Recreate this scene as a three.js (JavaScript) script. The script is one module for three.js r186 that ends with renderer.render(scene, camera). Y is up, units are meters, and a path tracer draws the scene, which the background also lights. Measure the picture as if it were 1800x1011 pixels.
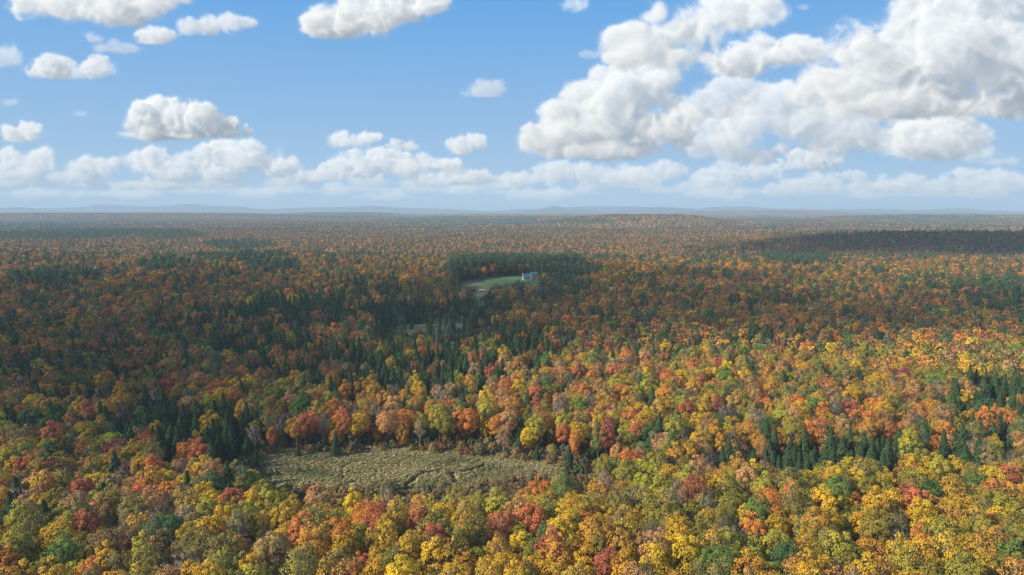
import * as THREE from 'three';
import { mergeGeometries } from 'three/addons/utils/BufferGeometryUtils.js';

// ------------------------------------------------------------------ camera, sky, sun, exposure
const scene = new THREE.Scene();
const FOC = 1194, PITCH = 6.5 * Math.PI / 180, EYE = 120;          // photo: 1800 x 1011, focal length in its pixels
const camera = new THREE.PerspectiveCamera(2 * Math.atan(505.5 / FOC) * 180 / Math.PI, 1800 / 1011, 1, 90000);
camera.position.set(0, EYE, 0);
camera.lookAt(0, EYE - Math.tan(PITCH) * 100, -100);
const renderer = new THREE.WebGLRenderer({ antialias: true });
renderer.setSize(1024, 575);
renderer.toneMapping = THREE.LinearToneMapping;
renderer.toneMappingExposure = 1.25;
scene.environmentIntensity = scene.backgroundIntensity = 0.8;
renderer.shadowMap.enabled = true;

const SUN = new THREE.Vector3(-0.78, 0.54, 0.30).normalize();
const sun = new THREE.DirectionalLight(new THREE.Color(1.0, 0.95, 0.87), 5);
sun.name = 'sun';
sun.position.copy(SUN).multiplyScalar(3000).add(new THREE.Vector3(0, 0, -700));
sun.target.position.set(0, 0, -700);
sun.castShadow = true;
sun.shadow.radius = 1;
sun.shadow.mapSize.set(4096, 4096);
Object.assign(sun.shadow.camera, { left: -1600, right: 1600, top: 1600, bottom: -1600, near: 10, far: 8000 });
scene.add(sun, sun.target);
scene.fog = new THREE.FogExp2(new THREE.Color(0.74, 0.905, 1.0), 0.000082);

// ------------------------------------------------------------------ random numbers and noise
function rng(seed) {
  let s = seed | 0;
  return () => { s = (s + 0x6d2b79f5) | 0; let t = Math.imul(s ^ (s >>> 15), 1 | s); t = (t + Math.imul(t ^ (t >>> 7), 61 | t)) ^ t; return ((t ^ (t >>> 14)) >>> 0) / 4294967296; };
}
const GX = new Float32Array(256), GY = new Float32Array(256), PERM = new Uint8Array(512);
{
  const r = rng(77), p = [...Array(256).keys()];
  for (let i = 255; i > 0; i--) { const j = Math.floor(r() * (i + 1)); [p[i], p[j]] = [p[j], p[i]]; }
  for (let i = 0; i < 512; i++) PERM[i] = p[i & 255];
  for (let i = 0; i < 256; i++) { const a = r() * 6.2831853; GX[i] = Math.cos(a); GY[i] = Math.sin(a); }
}
function noise(x, y) {                                              // gradient noise, about -0.7 .. 0.7
  const xf = Math.floor(x), yf = Math.floor(y), i = xf & 255, j = yf & 255, u = x - xf, v = y - yf;
  const su = u * u * u * (u * (u * 6 - 15) + 10), sv = v * v * v * (v * (v * 6 - 15) + 10);
  const a = PERM[PERM[i] + j], b = PERM[PERM[i + 1] + j], c = PERM[PERM[i] + j + 1], d = PERM[PERM[i + 1] + j + 1];
  const n0 = GX[a] * u + GY[a] * v, n1 = GX[b] * (u - 1) + GY[b] * v, n2 = GX[c] * u + GY[c] * (v - 1), n3 = GX[d] * (u - 1) + GY[d] * (v - 1);
  return (n0 + (n1 - n0) * su) + ((n2 + (n3 - n2) * su) - (n0 + (n1 - n0) * su)) * sv;
}
function fbm(x, y, o = 4) { let s = 0, a = 0.5; for (let i = 0; i < o; i++) { s += a * noise(x, y); x = x * 2.03 + 17.3; y = y * 2.03 + 5.1; a *= 0.5; } return s; }
function billow(x, y, o = 5) { let s = 0, a = 0.5, t = 0; for (let i = 0; i < o; i++) { const n = noise(x, y); s += a * (1 - 2.2 * Math.sqrt(n * n + 0.004)); t += a; x = x * 2.07 + 31.7; y = y * 2.07 + 11.9; a *= 0.5; } return s / t; }
function noise3(x, y, z) {
  const xf = Math.floor(x), yf = Math.floor(y), zf = Math.floor(z), u = x - xf, v = y - yf, w = z - zf, i = xf & 255, j = yf & 255, k = zf & 255;
  const su = u * u * (3 - 2 * u), sv = v * v * (3 - 2 * v), sw = w * w * (3 - 2 * w);
  const A = PERM[i] + j, B = PERM[i + 1] + j, AA = PERM[A & 255] + k, AB = PERM[(A + 1) & 255] + k, BA = PERM[B & 255] + k, BB = PERM[(B + 1) & 255] + k;
  const g = (h, a, b, c) => { h &= 15; const p = h < 8 ? a : b, q = h < 4 ? b : h === 12 || h === 14 ? a : c; return ((h & 1) ? -p : p) + ((h & 2) ? -q : q); };
  const x0 = lerp(g(PERM[AA & 511], u, v, w), g(PERM[BA & 511], u - 1, v, w), su), x1 = lerp(g(PERM[AB & 511], u, v - 1, w), g(PERM[BB & 511], u - 1, v - 1, w), su);
  const x2 = lerp(g(PERM[(AA + 1) & 511], u, v, w - 1), g(PERM[(BA + 1) & 511], u - 1, v, w - 1), su), x3 = lerp(g(PERM[(AB + 1) & 511], u, v - 1, w - 1), g(PERM[(BB + 1) & 511], u - 1, v - 1, w - 1), su);
  return lerp(lerp(x0, x1, sv), lerp(x2, x3, sv), sw);
}
function billow3(x, y, z, o) { let s = 0, a = 0.5, t = 0; for (let i = 0; i < o; i++) { const n = noise3(x, y, z); s += a * (1 - 1.9 * Math.sqrt(n * n + 0.003)); t += a; x = x * 2.1 + 7.7; y = y * 2.1 + 3.9; z = z * 2.1 + 1.3; a *= 0.52; } return s / t; }
const clamp = (x, a = 0, b = 1) => Math.min(b, Math.max(a, x));
const sstep = (a, b, x) => { const t = clamp((x - a) / (b - a)); return t * t * (3 - 2 * t); };
const lerp = (a, b, t) => a + (b - a) * t;

// ------------------------------------------------------------------ photo pixels <-> directions and ground points
const CP = Math.cos(PITCH), SP = Math.sin(PITCH);
function project(x, y, z) {                                         // world -> photo pixel, and depth
  const dy = y - EYE, d = -z * CP - dy * SP, u = dy * CP - z * SP;
  return d < 1 ? null : [900 + FOC * x / d, 505.5 - FOC * u / d, d];
}
function ray(px, py) { const X = (px - 900) / FOC, Y = (505.5 - py) / FOC; return [X, Y * CP - SP, -CP - Y * SP]; }
function onPlane(px, py, h = 0) { const [x, y, z] = ray(px, py), t = (h - EYE) / y; return [x * t, z * t]; }

// ------------------------------------------------------------------ sky: air and clouds as radiance over direction
{
  const W = 4096, H = 2048, D2 = Math.PI / 180, cols = W / 360;
  const data = new Float32Array(W * H * 4);
  const rows0 = H / 2, R = rows0;                                   // rows above the horizon
  const P = new Float32Array(W * R).fill(-1), OP = new Float32Array(W * R), HH = new Float32Array(W * R), BASE = new Float32Array(W * R);
  // a cloud: a list of puffs [px, py, rx, ry] in photo pixels, opacity, thickness
  const put = (a, e, ra, re, op, base) => {                         // degrees of azimuth (right of view) and elevation
    const c0 = Math.floor((a - ra * 2.2 + 90) * cols), c1 = Math.ceil((a + ra * 2.2 + 90) * cols), r0 = Math.max(0, Math.floor((e - re * 2.2) / 180 * H)), r1 = Math.min(R - 1, Math.ceil((e + re * 2.2) / 180 * H));
    for (let r = r0; r <= r1; r++) for (let c = c0; c <= c1; c++) {
      const da = ((c + 0.5) / cols - 90 - a) / ra; let de = ((r + 0.5) / H * 180 - e) / re; if (de < 0) de *= 1.25;
      const d = Math.sqrt(da * da + de * de), v = 1 - d, k = r * W + ((c % W) + W) % W;
      const o = P[k], h = clamp(0.5 + 0.5 * (v - o) / 0.18), m = lerp(o, v, h) + 0.18 * h * (1 - h);   // smooth maximum
      P[k] = m; const w = v > o ? 1 : 0; if (w) OP[k] = op; if (w) BASE[k] = base;
    }
  };
  const clouds = [
    [0.95, [100, 8, 78, 30], [200, 12, 95, 36], [275, 6, 60, 26], [215, 36, 42, 18]],
    [0.75, [362, 46, 42, 22], [402, 44, 22, 18], [440, 42, 18, 9]],
    [0.85, [270, 66, 36, 15], [290, 68, 16, 9]], [0.4, [165, 68, 22, 12], [205, 86, 55, 10]],
    [0.85, [88, 123, 44, 21], [108, 116, 22, 14], [175, 123, 31, 19]], [0.55, [132, 128, 40, 14], [5, 105, 32, 22]],
    [1, [290, 200, 46, 30], [262, 222, 34, 27], [320, 212, 60, 34], [370, 226, 48, 24], [402, 234, 26, 15], [310, 238, 84, 12], [434, 232, 10, 12]],
    [0.85, [42, 236, 37, 18], [55, 228, 20, 13]], [0.35, [22, 180, 20, 6], [142, 200, 14, 6], [1040, 96, 22, 9], [1410, 14, 14, 7]],
    [1, [596, 44, 54, 32], [650, 36, 62, 40], [702, 18, 52, 36], [745, 12, 45, 17], [772, 4, 22, 12]],
    [0.55, [850, 158, 38, 17], [876, 150, 14, 12], [1010, 8, 26, 16]],
    [0.8, [612, 250, 40, 15], [640, 244, 26, 11], [704, 260, 32, 11], [820, 256, 32, 19], [832, 246, 16, 10]],
    [0.9, [40, 298, 70, 26], [150, 302, 50, 21], [175, 290, 30, 14], [255, 285, 36, 30], [310, 300, 44, 24], [380, 292, 54, 32], [432, 286, 64, 26], [495, 300, 45, 20], [520, 318, 44, 12], [60, 322, 90, 10], [260, 326, 150, 9]],
    [0.9, [634, 296, 54, 30], [696, 292, 56, 22], [760, 290, 54, 14], [800, 312, 66, 16], [850, 316, 40, 12], [590, 306, 34, 16]],
    [0.8, [916, 318, 34, 15], [985, 306, 48, 21], [1040, 314, 50, 16], [1100, 310, 54, 18], [1172, 304, 42, 16]],
    [0.8, [1270, 312, 50, 20], [1330, 304, 40, 15], [1450, 330, 66, 16], [1560, 328, 64, 14], [1640, 330, 60, 13], [1722, 326, 62, 24], [1786, 326, 34, 14], [1500, 312, 24, 10]],
    [0.4, [120, 340, 130, 6], [420, 336, 150, 6], [700, 334, 120, 7], [950, 338, 120, 6], [1250, 336, 140, 6], [1600, 342, 150, 6]],
    ...Array.from({ length: 44 }, (_, i) => { const q = rng(i * 7 + 3), x = -10 + i * 42 + q() * 60, y = 306 + q() * 42; return [0.65, [x, y, 18 + q() * 26, 6 + q() * 7], [x + 20 * q(), y - 5, 12 + q() * 10, 6 + q() * 5]]; }),
    [1, [958, 248, 54, 32], [1010, 226, 62, 46], [1080, 200, 74, 62], [1122, 170, 62, 52], [1090, 150, 46, 42], [1160, 230, 74, 50], [1050, 264, 130, 22], [1188, 188, 30, 22]],
    [0.95, [1110, 112, 44, 34], [1150, 88, 74, 46], [1205, 50, 74, 48], [1275, 22, 84, 42], [1325, 12, 46, 26]],
    [0.9, [1340, 100, 104, 30], [1290, 116, 58, 30], [1412, 88, 42, 20]],
    [0.7, [1240, 188, 44, 24], [1292, 164, 60, 28], [1342, 154, 40, 20]],
    [0.82, [1300, 238, 94, 50], [1400, 216, 84, 48], [1392, 178, 32, 28], [1472, 230, 94, 52], [1330, 272, 64, 22], [1238, 268, 28, 20], [1540, 240, 60, 36]],
    [1, [1560, 128, 104, 72], [1640, 98, 124, 84], [1722, 68, 134, 96], [1782, 118, 104, 92], [1500, 162, 94, 48], [1600, 178, 134, 38], [1722, 186, 130, 34], [1690, -8, 130, 30], [1850, 90, 120, 100], [1890, 190, 90, 40]],
    [0.95, [1640, 246, 88, 36], [1600, 256, 54, 30], [1692, 236, 44, 26], [1640, 274, 60, 12]], [0.6, [1722, 270, 36, 14], [1760, 285, 40, 10]],
    [0.85, [1430, 284, 50, 18], [1400, 292, 40, 12]],
  ];
  const r = rng(5);                                                 // the same sort of sky all round
  const outside = (a) => Math.abs(((a + 540) % 360) - 180) > 47;
  for (let k = 0; k < 420; k++) {
    const a = r() * 360 - 180, t = r(), e = t < 0.45 ? 1.2 + r() * 3.2 : t < 0.8 ? 5 + r() * 13 : 18 + r() * 50, sz = (0.7 + r() * 1.3) * (e < 5 ? 1.2 : e < 18 ? 2.6 : 5);
    if (!outside(a)) continue;
    if (e > 5 && r() < 0.35) continue;
    const n = 3 + Math.floor(r() * 5), stretch = 1 / Math.cos(e * D2);
    for (let i = 0; i < n; i++) put(a + (r() - 0.5) * sz * 2.6 * stretch, e + (r() - 0.4) * sz * 0.5, sz * (0.5 + r() * 0.6) * stretch, sz * (0.3 + r() * 0.35), 0.7 + 0.3 * r(), 0);
  }
  for (let k = 0; k < W * R; k++) {
    if (P[k] <= -0.62) continue;
    const rr = Math.floor(k / W), c = k % W, e = (rr + 0.5) / H * 180, x = c / cols, y = e * 1.15;
    const wx = fbm(x * 0.55 + 9, y * 0.55, 3) * 0.8, wy = fbm(x * 0.55, y * 0.55 + 40, 3) * 0.8;
    const big = sstep(4, 9, e);
    const nb = big > 0 ? billow(x * 0.42 + wx * 0.6, y * 0.5 + wy * 0.6, 6) : 0, ns = big < 1 ? billow(x * 0.95 + wx, y * 1.1 + wy, 5) : 0;
    const nn = lerp(ns, nb, big), wisp = fbm(x * 1.6 + 3 * wx, y * 1.9, 4);
    HH[k] = P[k] * 1.3 - 0.2 + (nn - 0.42) * 0.72 + wisp * 0.34;
  }
  const SKY = (e, a) => {                                           // clear air, linear radiance
    const t = Math.pow(clamp(e / 20), 0.75), z = sstep(18, 90, e);
    return [lerp(lerp(0.49, 0.085, t), 0.05, z), lerp(lerp(0.67, 0.35, t), 0.22, z), lerp(lerp(0.82, 0.78, t), 0.6, z)];
  };
  for (let row = 0; row < H; row++) {
    const e = (row + 0.5) / H * 180 - 90;
    for (let c = 0; c < W; c++) {
      const k = (row * W + c) * 4;
      if (e <= 0) { data[k] = 0.36; data[k + 1] = 0.42; data[k + 2] = 0.46; data[k + 3] = 1; continue; }
      const rr = row - rows0, h = HH[rr * W + c];
      let [R0, G0, B0] = SKY(e, 0);
      if (h > 0) {
        const alpha = sstep(0.0, 0.3, h) * OP[rr * W + c], air = sstep(7, 0.3, e) * 0.5;
        const kr = lerp(0.72, R0 * 1.3, air), kg = lerp(0.77, G0 * 1.15, air), kb = lerp(0.83, B0 * 1.02, air);
        R0 = lerp(R0, kr, alpha); G0 = lerp(G0, kg, alpha); B0 = lerp(B0, kb, alpha);
      }
      data[k] = R0; data[k + 1] = G0; data[k + 2] = B0; data[k + 3] = 1;
    }
  }
  // the clouds in view, each marched as a volume of puffs and lit by the sun
  const LX = SUN.x, LY = SUN.y, LZ = SUN.z;
  const low = ([, ...p]) => Math.max(...p.map((q) => q[1] + q[3] * 0.6));
  clouds.sort((p, q) => low(q) - low(p)).forEach(([op, ...puffs], n) => {
    const rr = rng(Math.round(puffs[0][0] * 13 + puffs[0][1] * 7 + 5));
    const ry = puffs.reduce((t, p) => t + p[3], 0) / puffs.length, base = Math.max(...puffs.map((p) => p[1] + p[3] * 0.72));
    const low_ = base > 300 ? 0.95 : 0.93;
    puffs = puffs.map(([x, y, rx, h]) => [x, y, rx * low_, h * low_]);
    const B = puffs.map(([x, y, rx, h]) => [x, y, (rr() - 0.5) * h * 1.1, rx * 1.0, h * 1.04, Math.sqrt(rx * h)]);
    for (const [x, y, rx, h] of puffs) for (let i = 0; i < (op > 0.6 ? 3 : 1); i++) {   // smaller heads along the upper rim
      const a = (0.08 + 0.84 * rr()) * Math.PI, k = 0.26 + 0.26 * rr(), q = Math.sqrt(rx * h) * k;
      B.push([x + Math.cos(a) * rx * 0.92, y - Math.sin(a) * h * 0.9, (rr() - 0.3) * h * 0.8, q * 1.25, q, q]);
    }
    const x0 = Math.min(...B.map((p) => p[0] - p[3] * 1.5)), x1 = Math.max(...B.map((p) => p[0] + p[3] * 1.5)), y0 = Math.min(...B.map((p) => p[1] - p[4] * 1.5)), y1 = Math.max(...B.map((p) => p[1] + p[4] * 1.5)), zr = Math.max(...B.map((p) => p[5])) * 1.25;
    const lam = Math.max(15, Math.min(46, ry * 1.2)), sig = (op >= 1 ? 0.22 : op > 0.8 ? 0.16 : op > 0.6 ? 0.1 : 0.05) * 26 / Math.max(16, Math.min(60, ry)), N = op >= 1 ? 24 : op > 0.6 ? 16 : 10, o = (puffs[0][0] * 0.37 + puffs[0][1] * 0.71) % 97;
    const shape = (x, y, z) => { let b = -1; for (const [cx, cy, cz, a, h, d] of B) { const u = (x - cx) / a; if (u > 1.7 || u < -1.7) continue; const w = (z - cz) / d; let v = (y - cy) / h; if (v > 0) v *= 1.3; const q = 1 - Math.sqrt(u * u + v * v + w * w), k = clamp(0.5 + 0.5 * (q - b) / 0.16); b = b + (q - b) * k + 0.16 * k * (1 - k); } return b; };
    const frag = op >= 1 ? 1.12 : op > 0.8 ? 1.2 : 1.5;                  // how torn the cloud is
    const dens = (x, y, z, oct) => {
      const b0 = shape(x, y, z); if (b0 < -0.6) return 0;
      const wx = noise3(x / lam / 1.6 + o, y / lam / 1.6, z / lam / 1.6), wy = noise3(x / lam / 1.6, y / lam / 1.6 + o + 9, z / lam / 1.6);
      const m = noise3(x / lam / 2.7, y / lam / 2.2 + o, z / lam / 2.7) * 0.5 + (billow3((x + wx * lam * 0.5) / lam + o, (y + wy * lam * 0.5) / lam, z / lam, oct) - 0.53) * frag + (wx - wy) * 0.34 * frag;
      const soft = y > base ? (y - base) / (ry * 0.45) : 0;
      const v = b0 * 1.08 - 0.09 + m * 0.95 - soft;
      return clamp(v * (op >= 1 ? 2.4 : 1.8)) + (v < 0 ? 0.035 * clamp(v * 3.2 + 0.8) : 0.03);
    };
    const ra = Math.atan((x0 - 900) / FOC) / D2 - 3, rb = Math.atan((x1 - 900) / FOC) / D2 + 3;
    for (let row = rows0; row < rows0 + R * 0.28; row++) for (let c = Math.floor((ra + 90) * cols); c < (rb + 90) * cols; c++) {
      const e = ((row + 0.5) / H * 180 - 90) * D2, a = ((c + 0.5) / cols - 90) * D2, X = Math.sin(a) * Math.cos(e), Y = Math.sin(e), Z = -Math.cos(a) * Math.cos(e);
      const p = project(X * 1e5, EYE + Y * 1e5, Z * 1e5); if (!p) continue;
      const [px, py] = p; if (px < x0 || px > x1 || py < y0 || py > y1 || shape(px, py, 0) < -0.75) continue;
      let T = 1, C = [0, 0, 0]; const st = 2 * zr / N, jit = ((row * 7 + c * 13) % 11) / 11;
      for (let i = 0; i < N && T > 0.02; i++) {
        const z = zr - (i + jit) * st, d = dens(px, py, z, 5); if (d <= 0) continue;
        let od = 0, l = ry * 0.09;
        for (let j = 0; j < 6; j++) { const q = l * (j + 0.5); od += dens(px + LX * q, py - LY * q, z + LZ * q, j < 3 ? 2 : 1) * l; l *= 1.42; }
        od *= sig * 1.0;
        const sunlit = 0.46 * Math.exp(-od * 0.75) + 0.34 * Math.exp(-od * 0.26) + 0.2 * Math.exp(-od * 0.08), up = clamp((base - py) / (base - y0));
        const amb = 0.62 + 0.38 * up, w = T * (1 - Math.exp(-d * sig * st));
        C[0] += w * (0.86 * sunlit + 0.30 * amb); C[1] += w * (0.77 * sunlit + 0.41 * amb); C[2] += w * (0.64 * sunlit + 0.54 * amb);
        T *= Math.exp(-d * sig * st);
      }
      if (T > 0.995) continue;
      const k = (row * W + ((c % W) + W) % W) * 4, el = e / D2, air = sstep(6, 0.3, el) * 0.42, q = SKY(el), f = (op < 1 ? Math.min(1, op + 0.06) : 1);
      for (let i = 0; i < 3; i++) { const own = C[i] + T * data[k + i], hazed = lerp(own, lerp(data[k + i], q[i] * [1.22, 1.12, 1.04][i], 1 - T), air); data[k + i] = lerp(data[k + i], hazed, f); }
    }
  });
  const t = new THREE.DataTexture(data, W, H, THREE.RGBAFormat, THREE.FloatType);
  t.mapping = THREE.EquirectangularReflectionMapping;
  t.magFilter = THREE.LinearFilter; t.minFilter = THREE.LinearFilter; t.wrapS = THREE.RepeatWrapping; t.needsUpdate = true;
  scene.background = t; scene.environment = t;
}

// ------------------------------------------------------------------ helpers
const V3 = (x, y, z) => new THREE.Vector3(x, y, z);
const COL = (hex, k = 1) => { const c = new THREE.Color(hex); return c.multiplyScalar(k); };
function shade(o) { o.traverse((m) => { if (m.isMesh) { m.castShadow = true; m.receiveShadow = true; } }); return o; }
const taken = new Map();
function numbered(n) { const k = taken.get(n) ?? 0; taken.set(n, k + 1); return k ? n + '_' + String(k).padStart(3, '0') : n; }
function tag(o, label, category, group) { o.userData.label = label; o.userData.category = category; if (group) o.userData.group = group; return o; }
function structure(o, label, category) { o.userData.kind = 'structure'; if (label) tag(o, label, category); shade(o); scene.add(o); return o; }
function inPoly(x, y, p) { let c = false; for (let i = 0, j = p.length - 1; i < p.length; j = i++) if ((p[i][1] > y) !== (p[j][1] > y) && x < (p[j][0] - p[i][0]) * (y - p[i][1]) / (p[j][1] - p[i][1]) + p[i][0]) c = !c; return c; }
function segDist(x, y, pts) { let b = 1e9; for (let i = 0; i + 1 < pts.length; i++) { const [ax, ay] = pts[i], [bx, by] = pts[i + 1], dx = bx - ax, dy = by - ay, t = clamp(((x - ax) * dx + (y - ay) * dy) / (dx * dx + dy * dy)), d = Math.hypot(x - ax - dx * t, y - ay - dy * t); if (d < b) b = d; } return b; }

// ------------------------------------------------------------------ shape of the land
const spot = (px, d) => [(px - 900) / FOC * d, -d];
const HILLS = [                                                     // x, z, reach along x, reach along z, height
  [...spot(930, 1010), 260, 120, 13], [...spot(300, 1150), 420, 170, 10], [...spot(1450, 1150), 300, 170, 6],
  [...spot(1720, 1850), 560, 300, 0, 41], [...spot(1130, 4100), 520, 420, 0, 72], [...spot(1000, 2500), 900, 300, 4],
  [...spot(230, 2700), 700, 320, 8], [...spot(180, 6800), 2400, 800, 0, 70], [...spot(620, 6200), 900, 420, 16], [...spot(930, 5600), 1100, 380, 0, 50],
  [...spot(1700, 6000), 1500, 500, 42], [...spot(600, 9500), 900, 900, 0, 66], [...spot(1050, 9800), 2400, 900, 30], [...spot(1330, 11500), 1500, 900, 0, 84], [...spot(300, 11500), 3400, 1000, 36], [...spot(1700, 11500), 2600, 1000, 30],
];
const BC = onPlane(765, 583, 6), MC = [-44, -300];                                             // middle of the marsh
function ground(x, z) {
  const r = Math.hypot(x, z);
  const grow = sstep(350, 2600, r), far = sstep(2500, 9000, r);
  let h = 3 + fbm(x / 260 + 3.1, z / 260, 3) * 7 + fbm(x / 900, z / 900 + 8, 3) * (6 + 22 * grow + 14 * far) + 8 * grow + 26 * far * Math.max(0, fbm(x / 3200 + 2, z / 900 + 6, 2) + 0.1) + 10 * grow * fbm(x / 1500 + 12, z / 420, 2);
  h += 9 * sstep(600, 900, -z) * (1 - sstep(1150, 1500, -z));
  for (const [a, b, ra, rb, amp, top] of HILLS) { const u = (x - a) / ra, v = (z - b) / rb, q = u * u + v * v; if (q < 9) h = top ? lerp(h, top, Math.exp(-q * q * 0.9)) : h + amp * Math.exp(-q * 1.1); }
  const w = ((x - BC[0]) / 80) ** 2 + ((z - BC[1]) / 62) ** 2;      // the beaver pond too
  if (w < 2.4) h = lerp(6, h, sstep(0.8, 2.3, w));
  const m = ((x - MC[0]) / 115) ** 2 + ((z - MC[1]) / 62) ** 2;     // the marsh lies flat
  h = lerp(0, h, sstep(0.7, 2.2, m));
  const n = (x - 0) ** 2 / 260 ** 2 + (z + 190) ** 2 / 90 ** 2;
  return h + 3.5 * Math.exp(-n) * sstep(0.9, 2.4, m);
}

// meadow outline in photo pixels: only what shows; the land is open there
const MEADOW = [[452, 803], [500, 791], [560, 793], [640, 791], [700, 786], [800, 796], [900, 804], [965, 812], [1020, 819], [1060, 826], [1085, 836], [1000, 838], [910, 850], [840, 852], [800, 863], [640, 864], [540, 862], [470, 852], [455, 832]];
const MEADOW_W = [...MEADOW, MEADOW[0]].map(([a, b]) => onPlane(a, b, 0));
const LAWN = [[800, 504], [812, 497], [850, 491], [905, 485], [950, 488], [958, 494], [950, 500], [915, 502], [880, 504], [862, 507], [857, 514], [858, 525], [842, 527], [833, 521], [826, 511]];
const BEAVER = [[655, 580], [690, 575], [740, 571], [800, 570], [860, 566], [900, 567], [860, 575], [820, 581], [800, 594], [762, 596], [742, 590], [715, 592], [690, 590], [665, 586]];
const CHANNELS = [
  [1.5, [[706, 856], [725, 847], [733, 838], [748, 831], [770, 828], [787, 828], [807, 830], [827, 827], [847, 821]]],
  [1.3, [[787, 828], [795, 835], [803, 848]]], [0.8, [[580, 860], [597, 857], [620, 849], [636, 846]]], [0.5, [[604, 842], [603, 823], [620, 813], [660, 814], [700, 800]]],
  [0.5, [[690, 842], [710, 835], [730, 829]]], [0.45, [[847, 821], [880, 819], [905, 822]]], [2.2, [[463, 833], [476, 834], [488, 831]]], [1.6, [[505, 861], [530, 859], [548, 856]]],
].map(([w, p]) => [w * 0.95 + 0.1, p.map(([a, b]) => onPlane(a, b, 0))]);
const channelDist = (x, z) => { let b = 1e9; for (const [w, p] of CHANNELS) b = Math.min(b, segDist(x, z, p) - w); return b; };

// ------------------------------------------------------------------ ground sheet
{
  const NA = 520, A0 = -62, A1 = 62, radii = [0];
  for (let r = 25; r < 30000; r *= r < 1600 ? 1.012 : 1.03) radii.push(r);
  const NR = radii.length, pos = new Float32Array((NA + 1) * NR * 3), col = new Float32Array((NA + 1) * NR * 3), idx = [];
  for (let i = 0; i < NR; i++) for (let j = 0; j <= NA; j++) {
    const a = lerp(A0, A1, j / NA) * Math.PI / 180, r = radii[i], x = Math.sin(a) * r, z = -Math.cos(a) * r, k = (i * (NA + 1) + j) * 3;
    let y = ground(x, z);
    if (r > 13500) y = lerp(y, 10, sstep(13500, 16000, r));
    const inside = ((x - MC[0]) / 108) ** 2 + ((z - MC[1]) / 58) ** 2 < 1.3;
    if (inside) y -= 2.6;
    pos[k] = x; pos[k + 1] = y; pos[k + 2] = z;
    const n = fbm(x / 9, z / 9, 3), w = fbm(x / 140 + 7, z / 140, 3);
    col[k] = 0.105 + 0.05 * n + 0.04 * w; col[k + 1] = 0.072 + 0.03 * n + 0.03 * w; col[k + 2] = 0.04 + 0.015 * n;
  }
  for (let i = 0; i + 1 < NR; i++) for (let j = 0; j < NA; j++) { const a = i * (NA + 1) + j, b = a + 1, c = a + NA + 1, d = c + 1; if (i) idx.push(a, b, c, b, d, c); else idx.push(a, d, c); }
  const g = new THREE.BufferGeometry();
  g.setAttribute('position', new THREE.BufferAttribute(pos, 3)); g.setAttribute('color', new THREE.BufferAttribute(col, 3)); g.setIndex(idx); g.computeVertexNormals();
  const m = new THREE.Mesh(g, new THREE.MeshStandardMaterial({ vertexColors: true, roughness: 1 })); m.name = 'forest_floor';
  structure(m, 'brown leaf covered ground under the autumn forest', 'ground');
}

// ------------------------------------------------------------------ far mountains
{
  const range = (name, label, dist, depth, tops, base, seed) => {    // tops: [photo px, photo py] along the skyline
    const NA = 360, ND = 14, pos = [], idx = [];
    for (let i = 0; i <= ND; i++) for (let j = 0; j <= NA; j++) {
      const px = lerp(-260, 2060, j / NA), r = dist + (i / ND - 0.5) * depth, X = (px - 900) / FOC;
      let k = 0; while (k + 2 < tops.length && tops[k + 1][0] < px) k++;
      const t = sstep(0, 1, clamp((px - tops[k][0]) / (tops[k + 1][0] - tops[k][0]))), py = lerp(tops[k][1], tops[k + 1][1], t);
      const [, ry, rz] = ray(px, py), crest = EYE + ry / -rz * dist, s = Math.sin(Math.PI * i / ND);
      const spur = fbm(px / 60 + seed, i * 0.35 + seed, 4);
      const y = base + (crest - base) * (s * (1 + (0.35 * spur) * (1 - s))) + fbm(px / 14 + seed, i * 0.8, 3) * (crest - base) * 0.1 * s;
      pos.push(X * r, i === 0 || i === ND ? base - 40 : y, -r);
    }
    for (let i = 0; i < ND; i++) for (let j = 0; j < NA; j++) { const a = i * (NA + 1) + j, b = a + 1, c = a + NA + 1, d = c + 1; idx.push(a, b, c, b, d, c); }
    const g = new THREE.BufferGeometry(); g.setAttribute('position', new THREE.Float32BufferAttribute(pos, 3)); g.setIndex(idx); g.computeVertexNormals();
    const m = new THREE.Mesh(g, new THREE.MeshStandardMaterial({ color: new THREE.Color().setRGB(0.075, 0.075, 0.055), roughness: 1 })); m.name = name;
    structure(m, label, 'mountains');
  };
  range('mountain_range', 'pale blue hazy mountain range along the horizon', 18600, 1800,
    [[-260, 366], [0, 367], [90, 366], [150, 364], [180, 360], [215, 361], [265, 363], [340, 359], [385, 362], [420, 363], [470, 368], [540, 365], [590, 364], [660, 362], [720, 366], [780, 367], [860, 371], [930, 367], [1040, 363], [1100, 363], [1160, 364], [1230, 367], [1240, 364], [1300, 363], [1370, 367], [1480, 368], [1540, 367], [1610, 369], [1680, 366], [1740, 370], [1800, 371], [2060, 368]], 20, 3.3);
  range('foothill_range', 'darker blue wooded foothills before the far mountains', 15400, 900,
    [[-260, 366], [0, 366], [40, 364], [90, 369], [140, 374], [230, 373], [270, 371], [320, 374], [500, 375], [900, 374], [945, 368], [972, 362], [1000, 367], [1060, 372], [1120, 368], [1165, 364], [1200, 368], [1250, 372], [1400, 372], [1560, 373], [1800, 374], [2060, 374]], 10, 9.7);
}

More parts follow.
